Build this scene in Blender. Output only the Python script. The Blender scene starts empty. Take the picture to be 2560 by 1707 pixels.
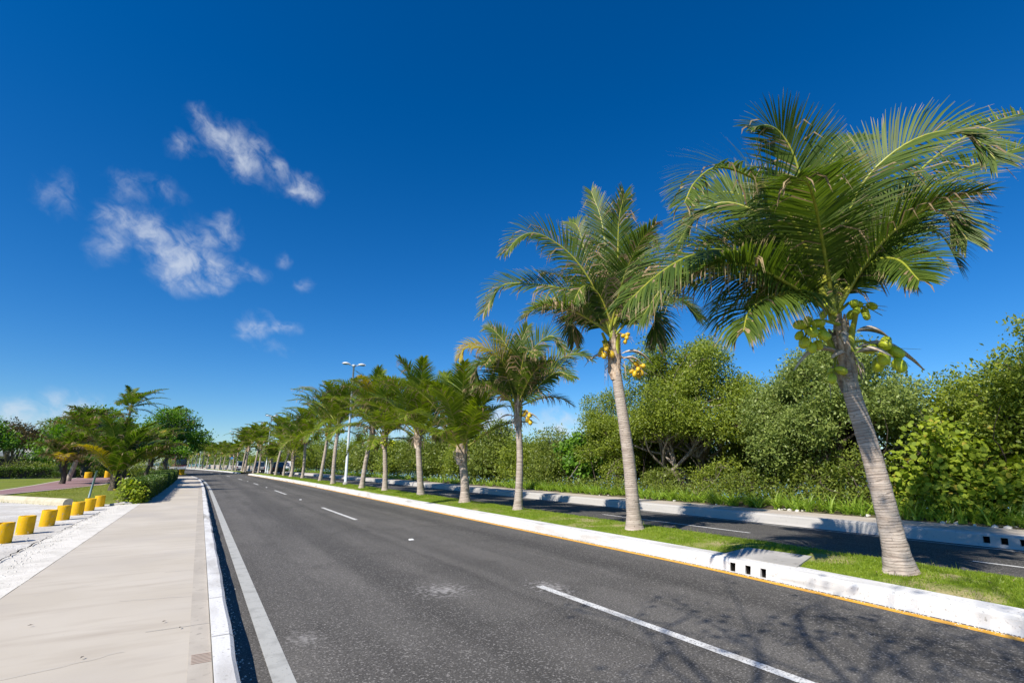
import bpy, math, random
import numpy as np
from math import radians as R, sin, cos, pi
from mathutils import Vector, Matrix
C = bpy.context.scene.collection
sc = bpy.context.scene

# ---------------------------------------------------------------- camera
cam_d = bpy.data.cameras.new("camera"); cam = bpy.data.objects.new("camera", cam_d); C.objects.link(cam)
cam_d.sensor_width = 36; cam_d.lens = 1277/2560*36
cam_d.clip_end = 9000; cam_d.clip_start = .05
cam.location = (0, 0, 1.7)
cam.rotation_euler = (R(90+13.41), 0, R(-30.7))
sc.camera = cam
# ---------------------------------------------------------------- light
SUN_EL = R(46); SH = Vector((.93, .37, 0)).normalized()          # shadows fall this way
sd = bpy.data.lights.new("sun", 'SUN'); sd.energy = 4.9; sd.angle = R(.53); sd.color = (1, .94, .84)
so = bpy.data.objects.new("sun", sd); C.objects.link(so)
dirv = Vector((SH.x*cos(SUN_EL), SH.y*cos(SUN_EL), -sin(SUN_EL)))
so.rotation_euler = dirv.to_track_quat('-Z', 'Y').to_euler(); so.location = (-20, -8, 30)
w = bpy.data.worlds.new("World"); sc.world = w; w.use_nodes = True
nt = w.node_tree; N = nt.nodes; L = nt.links; N.clear()
def wn(t, **k):
    n = N.new(t)
    for a, b in k.items(): setattr(n, a, b)
    return n
def wmath(op, a, b=None, c=None):
    n = wn('ShaderNodeMath', operation=op)
    for i, v in enumerate((a, b, c)):
        if v is None: continue
        if isinstance(v, (int, float)): n.inputs[i].default_value = v
        else: L.new(v, n.inputs[i])
    return n.outputs[0]
sky = wn('ShaderNodeTexSky', sky_type='NISHITA', sun_disc=False, sun_elevation=SUN_EL,
         sun_rotation=math.atan2(-SH.x, -SH.y), altitude=0, air_density=1.0, dust_density=.0, ozone_density=6)
tc = wn('ShaderNodeTexCoord'); sx = wn('ShaderNodeSeparateXYZ'); L.new(tc.outputs['Generated'], sx.inputs[0])
hs = wn('ShaderNodeHueSaturation'); hs.inputs['Saturation'].default_value = 1.32; hs.inputs['Value'].default_value = 1.0
L.new(sky.outputs[0], hs.inputs['Color'])
gm = wn('ShaderNodeGamma'); gm.inputs['Gamma'].default_value = 1.0
tn = wn('ShaderNodeMix', data_type='RGBA', blend_type='MULTIPLY'); tn.inputs[0].default_value = 1; L.new(hs.outputs[0], tn.inputs[6]); tn.inputs[7].default_value = (.80, .95, 1.10, 1)
L.new(tn.outputs[2], gm.inputs[0])
# clouds: wisps placed by bearing and height in the sky, broken up by noise
az = wmath('ARCTAN2', sx.outputs[0], sx.outputs[1]); el = wmath('ARCSINE', sx.outputs[2])
azd = wmath('MULTIPLY', az, 180/pi); eld = wmath('MULTIPLY', el, 180/pi)
cb = wn('ShaderNodeCombineXYZ'); L.new(azd, cb.inputs[0]); L.new(eld, cb.inputs[1])
nz0 = wn('ShaderNodeTexNoise'); nz0.inputs['Scale'].default_value = .35; nz0.inputs['Detail'].default_value = 3
L.new(cb.outputs[0], nz0.inputs['Vector'])
wv = wn('ShaderNodeVectorMath', operation='MULTIPLY_ADD'); L.new(nz0.outputs['Color'], wv.inputs[0])
wv.inputs[1].default_value = (1.8, 1.8, 0); L.new(cb.outputs[0], wv.inputs[2])
cm = wn('ShaderNodeVectorMath', operation='SUBTRACT'); L.new(wv.outputs[0], cm.inputs[0]); cm.inputs[1].default_value = (.9, .9, 0)
P0 = cm.outputs[0]
ELL = [(-4.4, 32.0, 1.3, .8, -30, .85), (-2.5, 30.8, 2.1, 1.0, -45, 1.1), (-.3, 29.6, 2.5, 1.15, -45, 1.25), (1.5, 30.4, 1.6, .7, -35, 1.0), (3.6, 28.9, 1.9, .7, -35, 1.0),
       (6.3, 27.8, 2.1, 1.0, -10, 1.15), (-5.2, 28.9, 1.7, .9, 0, .8), (-9.0, 21.2, 2.4, 1.0, -10, 1.0), (-6.6, 20.4, 2.7, 1.1, -45, 1.2), (-3, 21.1, 3.0, .9, 5, .95),
       (-.9, 22.2, 2.0, 1.2, -30, .9), (-4, 18.6, 3.2, 1.4, -35, 1.3), (-1.6, 18.5, 2.7, 1.1, -10, 1.2), (-3.1, 16.8, 3.0, .8, 0, 1.1), (1.3, 18.8, 2.6, .7, -10, .85),
       (-9.6, 19, 2.0, 1.5, 0, .72), (-13.8, 22.0, 2.0, 1.3, 0, .66), (-9.2, 24.1, 1.8, 1.0, -30, .72), (-6.5, 24.6, 2.4, .8, -20, .6), (3.2, 13.4, 1.9, .9, 15, .95), (5.6, 13.8, 2.1, .5, -4, .9),
       (5.2, 11.6, 1.8, .5, -4, .72), (5.1, 20.4, 1.0, .6, -40, .75), (7.5, 18.3, 1.0, .6, 0, .7),
       (-5, 20, 5.6, 2.4, -12, .45), (1.5, 29.5, 4.5, 2.0, -40, .42), (-13.6, 3.3, 2.2, 1.3, 0, 1.3), (-10.4, 3.7, 2.6, 1.5, 15, 1.3), (29.5, 4.1, 3.0, 1.7, -10, 1.4), (36, 3.7, 3.0, 1.5, -10, 1.3), (18, 3.4, 6, 1.1, 0, .9), (23, 3.6, 3, 1.5, 0, 1.0)]
acc = None
for (a0, e0, ra, re, rot, s) in ELL:
    mp = wn('ShaderNodeMapping', vector_type='TEXTURE'); mp.inputs['Location'].default_value = (a0, e0, 0)
    mp.inputs['Rotation'].default_value = (0, 0, R(rot)); mp.inputs['Scale'].default_value = (ra*1.5, re*2.1, 1)
    L.new(P0, mp.inputs['Vector'])
    ln = wn('ShaderNodeVectorMath', operation='LENGTH'); L.new(mp.outputs[0], ln.inputs[0])
    mr = wn('ShaderNodeMapRange', interpolation_type='SMOOTHSTEP'); mr.inputs['From Min'].default_value = 1.35; mr.inputs['From Max'].default_value = 0
    mr.inputs['To Min'].default_value = 0; mr.inputs['To Max'].default_value = s
    L.new(ln.outputs['Value'], mr.inputs['Value'])
    acc = mr.outputs[0] if acc is None else wmath('MAXIMUM', acc, mr.outputs[0])
mpn = wn('ShaderNodeMapping', vector_type='TEXTURE'); mpn.inputs['Rotation'].default_value = (0, 0, R(-35)); mpn.inputs['Scale'].default_value = (1.3, 1, 1)
L.new(P0, mpn.inputs['Vector'])
nz = wn('ShaderNodeTexNoise'); nz.inputs['Scale'].default_value = .6; nz.inputs['Detail'].default_value = 12; nz.inputs['Roughness'].default_value = .6; nz.inputs['Distortion'].default_value = .25
L.new(mpn.outputs[0], nz.inputs['Vector'])
dn = wmath('MULTIPLY', acc, wmath('MULTIPLY_ADD', nz.outputs['Fac'], 3.1, -.6))
mr = wn('ShaderNodeMapRange', interpolation_type='SMOOTHSTEP'); L.new(dn, mr.inputs['Value'])
mr.inputs['From Min'].default_value = .22; mr.inputs['From Max'].default_value = 1.9; mr.inputs['To Max'].default_value = .70
mx = wn('ShaderNodeMix', data_type='RGBA'); L.new(mr.outputs[0], mx.inputs[0]); L.new(gm.outputs[0], mx.inputs[6])
mx.inputs[7].default_value = (6.4, 6.9, 7.6, 1)
bg = wn('ShaderNodeBackground'); bg.inputs['Strength'].default_value = .09; L.new(mx.outputs[2], bg.inputs['Color'])
wo = wn('ShaderNodeOutputWorld'); L.new(bg.outputs[0], wo.inputs[0])
sc.view_settings.view_transform = 'Standard'; sc.view_settings.look = 'None'
sc.view_settings.exposure = .35; sc.view_settings.gamma = 1
sc.cycles.max_bounces = 8; sc.cycles.transparent_max_bounces = 8

rng = np.random.default_rng(7); random.seed(7)
# ---------------------------------------------------------------- helpers
def tag(o, label=None, cat=None, group=None, kind=None):
    if label: o['label'] = label
    if cat: o['category'] = cat
    if group: o['group'] = group
    if kind: o['kind'] = kind
    return o
def thing(name, label, cat, loc=(0, 0, 0), rz=0, group=None):
    o = bpy.data.objects.new(name, None); C.objects.link(o); o.location = loc; o.rotation_euler = (0, 0, rz)
    return tag(o, label, cat, group)
def link(name, me, mats, parent=None, smooth=False):
    if not isinstance(mats, (list, tuple)): mats = [mats]
    for m in mats: me.materials.append(m)
    if smooth: me.polygons.foreach_set('use_smooth', [True]*len(me.polygons))
    o = bpy.data.objects.new(name, me); C.objects.link(o)
    if parent: o.parent = parent
    return o
def quads_mesh(name, V, F, uv=None, mi=None):
    """fast mesh from numpy: V (n,3), F (m,k) ; uv per vertex"""
    V = np.asarray(V, np.float32); F = np.asarray(F, np.int32); k = F.shape[1]
    me = bpy.data.meshes.new(name)
    me.vertices.add(len(V)); me.vertices.foreach_set('co', V.ravel())
    me.loops.add(F.size); me.loops.foreach_set('vertex_index', F.ravel())
    me.polygons.add(len(F)); me.polygons.foreach_set('loop_start', np.arange(0, F.size, k, dtype=np.int32))
    if mi is not None: me.polygons.foreach_set('material_index', np.asarray(mi, np.int32))
    if uv is not None:
        l = me.uv_layers.new(name='UVMap'); l.data.foreach_set('uv', np.asarray(uv, np.float32)[F.ravel()].ravel())
    me.update(calc_edges=True); me.validate()
    return me
class MB:
    def __init__(s): s.v = []; s.f = []; s.m = []; s.uv = []
    def add(s, vs, fs, mi=0, uv=None):
        b = len(s.v); s.v += [tuple(v) for v in vs]; s.f += [[b+i for i in f] for f in fs]; s.m += [mi]*len(fs)
        s.uv += uv if uv is not None else [(v[0], v[1]) for v in vs]
    def box(s, c, d, mi=0, rz=0, taper=1, bev=0):
        x, y, z = d[0]/2, d[1]/2, d[2]/2; cr, sr = cos(rz), sin(rz); vs = []
        for zz, t in ((-z, 1), (z, taper)):
            for a, b in ((-x, -y), (x, -y), (x, y), (-x, y)):
                a *= t; b *= t; vs.append((c[0]+a*cr-b*sr, c[1]+a*sr+b*cr, c[2]+zz))
        s.add(vs, [(3, 2, 1, 0), (4, 5, 6, 7), (0, 1, 5, 4), (1, 2, 6, 5), (2, 3, 7, 6), (3, 0, 4, 7)], mi)
    def tube(s, pts, rad, n=8, mi=0, cap=True, jit=0):
        pts = [Vector(p) for p in pts]; ring = []; vs = []; uv = []
        up = Vector((.3, .2, 1)) if abs((pts[-1]-pts[0]).normalized().z) < .9 else Vector((1, 0, .1))
        le = 0
        for i, p in enumerate(pts):
            t = (pts[min(i+1, len(pts)-1)]-pts[max(i-1, 0)]).normalized()
            a = t.cross(up).normalized(); b = t.cross(a).normalized()
            r = rad[i] if isinstance(rad, (list, tuple, np.ndarray)) else rad
            if i: le += (p-pts[i-1]).length
            for k in range(n):
                q = 2*pi*k/n; rr = r*(1+jit*(random.random()-.5)); vs.append(p+a*(rr*cos(q))+b*(rr*sin(q))); uv.append((k/n, le))
        fs = [(i*n+k, i*n+(k+1) % n, (i+1)*n+(k+1) % n, (i+1)*n+k) for i in range(len(pts)-1) for k in range(n)]
        if cap: fs += [tuple(range(n)), tuple(reversed(range((len(pts)-1)*n, len(pts)*n)))]
        s.add(vs, fs, mi, uv)
    def lathe(s, prof, c=(0, 0, 0), n=24, mi=0, ax='z'):
        vs = []
        for (r, z) in prof:
            for k in range(n):
                q = 2*pi*k/n
                if ax == 'z': vs.append((c[0]+r*cos(q), c[1]+r*sin(q), c[2]+z))
                elif ax == 'x': vs.append((c[0]+z, c[1]+r*cos(q), c[2]+r*sin(q)))
        fs = [(i*n+k, i*n+(k+1) % n, (i+1)*n+(k+1) % n, (i+1)*n+k) for i in range(len(prof)-1) for k in range(n)]
        s.add(vs, fs, mi)
    def mesh(s, name):
        me = bpy.data.meshes.new(name); me.from_pydata(s.v, [], s.f); me.polygons.foreach_set('material_index', s.m)
        l = me.uv_layers.new(name='UVMap'); idx = np.empty(len(me.loops), np.int32); me.loops.foreach_get('vertex_index', idx)
        l.data.foreach_set('uv', np.array(s.uv, np.float32)[idx].ravel()); me.update(); return me
    def build(s, name, mats, parent=None, smooth=False): return link(name, s.mesh(name), mats, parent, smooth)
# ---------------------------------------------------------------- materials
def mat(name, col, rough=.8, spec=.3, bump=None, var=None, metal=0):
    """var: list of (scale, detail, lo, hi, color2) colour patches ; bump (scale, strength, dist)"""
    m = bpy.data.materials.new(name); m.use_nodes = True; n = m.node_tree.nodes; l = m.node_tree.links; b = n['Principled BSDF']
    b.inputs['Base Color'].default_value = (*col, 1); b.inputs['Roughness'].default_value = rough
    b.inputs['Specular IOR Level'].default_value = spec; b.inputs['Metallic'].default_value = metal
    g = n.new('ShaderNodeNewGeometry'); last = None
    for i, (s, d, lo, hi, c2) in enumerate(var or []):
        t = n.new('ShaderNodeTexNoise'); t.inputs['Detail'].default_value = d
        if isinstance(s, tuple):
            mp = n.new('ShaderNodeMapping'); mp.inputs['Scale'].default_value = s; l.new(g.outputs['Position'], mp.inputs[0]); l.new(mp.outputs[0], t.inputs[0]); t.inputs['Scale'].default_value = 1
        else: t.inputs['Scale'].default_value = s; l.new(g.outputs['Position'], t.inputs[0])
        r = n.new('ShaderNodeMapRange'); r.inputs[1].default_value = lo; r.inputs[2].default_value = hi; l.new(t.outputs['Fac'], r.inputs[0])
        x = n.new('ShaderNodeMix'); x.data_type = 'RGBA'; l.new(r.outputs[0], x.inputs[0]); x.inputs[7].default_value = (*c2, 1)
        if last is None: x.inputs[6].default_value = (*col, 1)
        else: l.new(last, x.inputs[6])
        last = x.outputs[2]
    if last is not None: l.new(last, b.inputs['Base Color'])
    if bump:
        t = n.new('ShaderNodeTexNoise'); t.inputs['Scale'].default_value = bump[0]; t.inputs['Detail'].default_value = 5; l.new(g.outputs['Position'], t.inputs[0])
        bp = n.new('ShaderNodeBump'); bp.inputs['Strength'].default_value = bump[1]; bp.inputs['Distance'].default_value = bump[2]
        l.new(t.outputs['Fac'], bp.inputs['Height']); l.new(bp.outputs[0], b.inputs['Normal'])
    return m
def leafmat(name, c1, c2, tip=None, tip_at=.8, trans=.35, rough=.45, spec=.4, c3=None):
    """colour varies from leaf to leaf (uv.y random), optional dry tip along uv.x"""
    m = bpy.data.materials.new(name); m.use_nodes = True; n = m.node_tree.nodes; l = m.node_tree.links; b = n['Principled BSDF']
    uv = n.new('ShaderNodeUVMap'); s = n.new('ShaderNodeSeparateXYZ'); l.new(uv.outputs[0], s.inputs[0])
    r = n.new('ShaderNodeValToRGB'); e = r.color_ramp.elements; e[0].color = (*c1, 1); e[1].color = (*c2, 1)
    if c3: q = e.new(.93); q.color = (*c2, 1); e[2].color = (*c3, 1) if e[2].position > .95 else e[2].color
    l.new(s.outputs[1], r.inputs[0]); col = r.outputs[0]
    if tip:
        a = n.new('ShaderNodeMath'); a.operation = 'MULTIPLY_ADD'; l.new(s.outputs[1], a.inputs[0]); a.inputs[1].default_value = .35; l.new(s.outputs[0], a.inputs[2])
        mr = n.new('ShaderNodeMapRange'); l.new(a.outputs[0], mr.inputs[0]); mr.inputs[1].default_value = tip_at; mr.inputs[2].default_value = tip_at+.18
        x = n.new('ShaderNodeMix'); x.data_type = 'RGBA'; l.new(mr.outputs[0], x.inputs[0]); l.new(col, x.inputs[6]); x.inputs[7].default_value = (*tip, 1); col = x.outputs[2]
    l.new(col, b.inputs['Base Color']); b.inputs['Roughness'].default_value = rough; b.inputs['Specular IOR Level'].default_value = spec
    tr = n.new('ShaderNodeBsdfTranslucent'); h = n.new('ShaderNodeHueSaturation'); h.inputs['Value'].default_value = 1.5; h.inputs['Saturation'].default_value = 1.1; l.new(col, h.inputs['Color']); l.new(h.outputs[0], tr.inputs[0])
    ms = n.new('ShaderNodeMixShader'); ms.inputs[0].default_value = trans; l.new(b.outputs[0], ms.inputs[1]); l.new(tr.outputs[0], ms.inputs[2])
    l.new(ms.outputs[0], n['Material Output'].inputs[0]); return m
M = {}
M['leaflet'] = leafmat('palm_leaflet', (.05, .095, .013), (.14, .20, .026), (.42, .32, .18), 1.05, .36, .48, .35)  # darkened green: back-lit look of the near palms put into the colour
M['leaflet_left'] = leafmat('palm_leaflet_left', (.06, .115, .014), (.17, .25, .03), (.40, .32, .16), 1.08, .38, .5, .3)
M['leaflet_sunny'] = leafmat('palm_leaflet_sunny', (.095, .155, .014), (.26, .33, .035), (.44, .34, .18), 1.12, .38, .5, .3)  # lighter, yellower copy for the farther median palms, sunlit look painted in
M['leaflet_yellow'] = leafmat('palm_leaflet_yellow', (.34, .30, .02), (.55, .42, .03), (.42, .30, .14), 1.0, .4)
M['leaflet_dry'] = leafmat('palm_leaflet_dry', (.22, .15, .08), (.42, .31, .18), None, 1, .25, .7, .2)
M['rachis'] = mat('palm_rachis', (.26, .30, .03), .4, .5, var=[(6, 3, .4, .65, (.40, .38, .05))])
M['stub'] = mat('petiole_stub', (.36, .38, .03), .45, .4, var=[((18, 18, 2), 3, .5, .7, (.24, .26, .04))])
M['fibre'] = mat('palm_fibre', (.42, .31, .22), .9, .1, (40, .8, .02), [((30, 30, 6), 4, .4, .65, (.60, .50, .39)), (9, 3, .5, .7, (.20, .14, .10))])
M['fibre_dark'] = mat('dark_palm_fibre', (.09, .075, .06), .95, .1, (30, 1, .03), [(14, 4, .5, .7, (.20, .165, .13))])
M['spathe'] = mat('dry_spathe', (.62, .54, .46), .8, .2, (30, .4, .01), [(12, 3, .45, .7, (.36, .28, .21))])
M['coco_green'] = mat('coconut_green', (.50, .58, .03), .42, .45, None, [(5, 3, .5, .8, (.50, .48, .04)), (60, 2, .68, .74, (.25, .26, .04))])
M['coco_yellow'] = mat('coconut_yellow', (.74, .47, .02), .42, .45, None, [(7, 3, .5, .75, (.50, .36, .04))])
def trunkmat():
    m = bpy.data.materials.new('palm_trunk'); m.use_nodes = True; n = m.node_tree.nodes; l = m.node_tree.links; b = n['Principled BSDF']
    uv = n.new('ShaderNodeUVMap'); mp = n.new('ShaderNodeMapping'); mp.inputs['Scale'].default_value = (2, 18, 1); l.new(uv.outputs[0], mp.inputs[0])
    g = n.new('ShaderNodeNewGeometry')
    mg = n.new('ShaderNodeMapping'); mg.inputs['Scale'].default_value = (2.2, 2.2, 16); l.new(g.outputs['Position'], mg.inputs[0])
    t = n.new('ShaderNodeTexNoise'); t.inputs['Scale'].default_value = 1; t.inputs['Detail'].default_value = 4; l.new(mg.outputs[0], t.inputs[0])
    t2 = n.new('ShaderNodeTexNoise'); t2.inputs['Scale'].default_value = 25; t2.inputs['Detail'].default_value = 4; l.new(g.outputs['Position'], t2.inputs[0])
    s = n.new('ShaderNodeSeparateXYZ'); l.new(uv.outputs[0], s.inputs[0])
    # leaf scar rings about every 6 cm along the trunk
    a = n.new('ShaderNodeMath'); a.operation = 'MULTIPLY_ADD'; l.new(t.outputs['Fac'], a.inputs[0]); a.inputs[1].default_value = 14; 
    k = n.new('ShaderNodeMath'); k.operation = 'MULTIPLY'; l.new(s.outputs[1], k.inputs[0]); k.inputs[1].default_value = 150; l.new(k.outputs[0], a.inputs[2])
    si = n.new('ShaderNodeMath'); si.operation = 'SINE'; l.new(a.outputs[0], si.inputs[0])
    r = n.new('ShaderNodeMapRange'); l.new(si.outputs[0], r.inputs[0]); r.inputs[1].default_value = .55; r.inputs[2].default_value = 1
    x = n.new('ShaderNodeMix'); x.data_type = 'RGBA'; l.new(r.outputs[0], x.inputs[0])
    c = n.new('ShaderNodeValToRGB'); c.color_ramp.elements[0].position = .3; c.color_ramp.elements[0].color = (.36, .29, .235, 1); c.color_ramp.elements[1].position = .68; c.color_ramp.elements[1].color = (.60, .51, .43, 1)
    l.new(t.outputs['Fac'], c.inputs[0]); l.new(c.outputs[0], x.inputs[6]); x.inputs[7].default_value = (.31, .245, .20, 1)
    x2 = n.new('ShaderNodeMix'); x2.data_type = 'RGBA'; r2 = n.new('ShaderNodeMapRange'); l.new(t2.outputs['Fac'], r2.inputs[0]); r2.inputs[1].default_value = .62; r2.inputs[2].default_value = .74; r2.inputs[4].default_value = .75
    l.new(r2.outputs[0], x2.inputs[0]); l.new(x.outputs[2], x2.inputs[6]); x2.inputs[7].default_value = (.12, .09, .075, 1)
    l.new(x2.outputs[2], b.inputs['Base Color']); b.inputs['Roughness'].default_value = .9; b.inputs['Specular IOR Level'].default_value = .15
    ad = n.new('ShaderNodeMath'); ad.operation = 'SUBTRACT'; l.new(t2.outputs['Fac'], ad.inputs[0]); l.new(r.outputs[0], ad.inputs[1])
    bp = n.new('ShaderNodeBump'); bp.inputs['Strength'].default_value = .45; bp.inputs['Distance'].default_value = .02; l.new(ad.outputs[0], bp.inputs['Height']); l.new(bp.outputs[0], b.inputs['Normal'])
    return m
M['trunk'] = trunkmat()
M['bark'] = mat('bark', (.20, .16, .13), .9, .1, (14, .6, .03), [(8, 4, .45, .7, (.38, .33, .28))])
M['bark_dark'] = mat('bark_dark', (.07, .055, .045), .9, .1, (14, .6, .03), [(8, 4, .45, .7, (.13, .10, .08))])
M['mangrove'] = leafmat('mangrove_leaf', (.09, .145, .02), (.36, .42, .055), None, trans=.4, c3=(.46, .42, .07))
M['mangrove_grey'] = leafmat('mangrove_leaf_grey', (.10, .155, .035), (.34, .41, .10), None, trans=.35, c3=(.42, .42, .14))
M['bush'] = leafmat('bush_leaf', (.08, .13, .018), (.25, .295, .045), None, trans=.33, c3=(.33, .32, .06))
M['dryblade'] = leafmat('dry_grass_blade', (.27, .25, .06), (.44, .37, .14), None, 1, .3)
M['lawnblade'] = leafmat('lawn_blade', (.17, .19, .02), (.31, .30, .05), (.40, .34, .12), 1.1, .3)
M['seagrape'] = leafmat('seagrape_leaf', (.15, .22, .018), (.36, .43, .04), None, trans=.32, rough=.6, spec=.2, c3=(.46, .36, .06))
M['almond'] = leafmat('almond_leaf', (.06, .15, .012), (.19, .34, .028), None, trans=.35)
M['redleaf'] = leafmat('reddish_leaf', (.05, .06, .02), (.17, .12, .05), None, trans=.3)
M['hedge'] = leafmat('hedge_leaf', (.035, .08, .01), (.12, .19, .02), None, trans=.25, c3=(.40, .38, .03))
M['lily'] = leafmat('strap_leaf', (.17, .29, .03), (.36, .48, .06), (.38, .36, .10), 1.12, .35)
M['grassblade'] = leafmat('grass_blade', (.17, .265, .016), (.31, .40, .035), (.42, .38, .12), 1.14, .35)
M['grey_bush'] = leafmat('grey_bush_leaf', (.07, .09, .06), (.16, .19, .13), None, trans=.2)

M['grass'] = mat('grass_ground', (.16, .23, .02), .95, .1, (60, .8, .03), [(1.3, 4, .42, .62, (.22, .28, .03)), (1.1, 5, .54, .66, (.42, .36, .17)), (35, 3, .5, .8, (.08, .13, .012))])
M['lawn'] = mat('lawn', (.15, .19, .028), .95, .1, (30, .6, .03), [(.25, 5, .4, .65, (.20, .235, .035)), ((.5, 1.6, 1), 5, .55, .72, (.27, .23, .08)), (22, 3, .55, .8, (.075, .10, .015))])
M['earth'] = mat('earth', (.10, .085, .055), .95, .1, (8, .6, .05), [(1.2, 5, .45, .65, (.17, .15, .09))])
M['limestone'] = mat('limestone_ground', (.52, .49, .44), .95, .1, (25, .5, .03), [(.8, 6, .4, .65, (.66, .64, .60)), (9, 5, .56, .7, (.38, .36, .33))])
M['gravel'] = mat('crushed_limestone', (.70, .665, .60), .95, .1, (30, .45, .02), [(3, 6, .4, .65, (.58, .55, .49)), (18, 5, .6, .75, (.42, .39, .34))])
M['concrete'] = mat('sidewalk_concrete', (.50, .445, .365), .88, .2, (80, .15, .005),
    [(.55, 6, .4, .65, (.56, .505, .425)), ((1.0, 5, 1), 8, .52, .82, (.44, .385, .315)), (.35, 4, .5, .7, (.45, .405, .35)), (30, 4, .70, .82, (.34, .30, .26))])
M['concrete_edge'] = mat('sidewalk_edge_concrete', (.43, .385, .325), .9, .15, (60, .2, .006), [(2, 6, .45, .65, (.50, .45, .38)), (14, 5, .6, .75, (.30, .27, .23))])
M['concrete_grey'] = mat('grey_concrete', (.36, .345, .32), .9, .15, (40, .3, .01), [(1.2, 6, .45, .65, (.46, .44, .41)), (9, 5, .6, .75, (.24, .23, .21))])
M['kerbwhite'] = mat('white_painted_kerb', (.68, .67, .65), .85, .2, (60, .35, .008), [((4, .9, 5), 6, .48, .68, (.50, .485, .46)), (28, 4, .60, .74, (.34, .32, .29)), ((3, .5, 7), 6, .58, .70, (.36, .34, .31))])
M['kerbwarm'] = mat('limewashed_kerb', (.56, .51, .38), .8, .2, (40, .3, .01), [(3, 5, .45, .65, (.48, .43, .30)), (12, 5, .6, .75, (.36, .32, .24))])
M['farkerb'] = mat('far_concrete_kerb', (.50, .475, .44), .85, .2, (30, .3, .01), [((3, .6, 6), 6, .48, .7, (.44, .42, .39)), (14, 5, .62, .78, (.32, .30, .28))])
M['farwalk'] = mat('far_walk_concrete', (.46, .40, .335), .9, .15, (40, .3, .01), [(.7, 6, .42, .66, (.55, .49, .42)), (8, 5, .6, .75, (.33, .29, .25))])
M['path'] = mat('pink_path', (.27, .165, .165), .9, .15, (60, .2, .005), [(.5, 5, .42, .66, (.33, .215, .21))])
M['pale'] = mat('pale_edging', (.62, .58, .50), .9, .15)
M['paint'] = mat('aged_white_paint', (.43, .43, .405), .75, .25, (120, .3, .004), [(5, 6, .5, .68, (.33, .33, .31)), (45, 4, .62, .74, (.22, .22, .215))])
M['lane_paint'] = mat('lane_paint', (.66, .655, .63), .75, .25, (120, .3, .004), [(5, 6, .5, .68, (.48, .47, .45)), (50, 5, .53, .64, (.20, .19, .185))])
M['orange'] = mat('orange_paint', (.80, .40, .03), .7, .3, (120, .3, .004), [(4, 6, .5, .72, (.66, .34, .06)), (60, 4, .66, .76, (.28, .20, .12))])
M['yellow'] = mat('yellow_paint', (.76, .43, .008), .75, .2, (25, .5, .01), [(5, 5, .50, .70, (.60, .34, .02)), (22, 5, .60, .70, (.50, .36, .14)), (9, 5, .66, .74, (.40, .33, .22))])
M['steel'] = mat('painted_steel', (.55, .60, .62), .45, .5)
M['pole_blue'] = mat('blue_grey_pole', (.20, .30, .32), .5, .5, var=[(20, 3, .5, .7, (.30, .36, .36))])
M['white'] = mat('white_paint', (.80, .80, .78), .5, .4)
M['black'] = mat('black_rubber', (.02, .02, .02), .7, .3)
M['glass'] = mat('dark_glass', (.02, .03, .045), .08, .8)
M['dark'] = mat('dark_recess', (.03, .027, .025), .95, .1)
M['bldg'] = mat('white_wall', (.74, .72, .70), .8, .2, var=[(.6, 4, .5, .7, (.66, .64, .61))])
M['bldg_dark'] = mat('dark_wall', (.035, .035, .04), .7, .2)
M['green_bin'] = mat('green_plastic', (.01, .13, .09), .5, .4)
M['sand'] = mat('sand', (.60, .55, .46), .95, .1)
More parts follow.
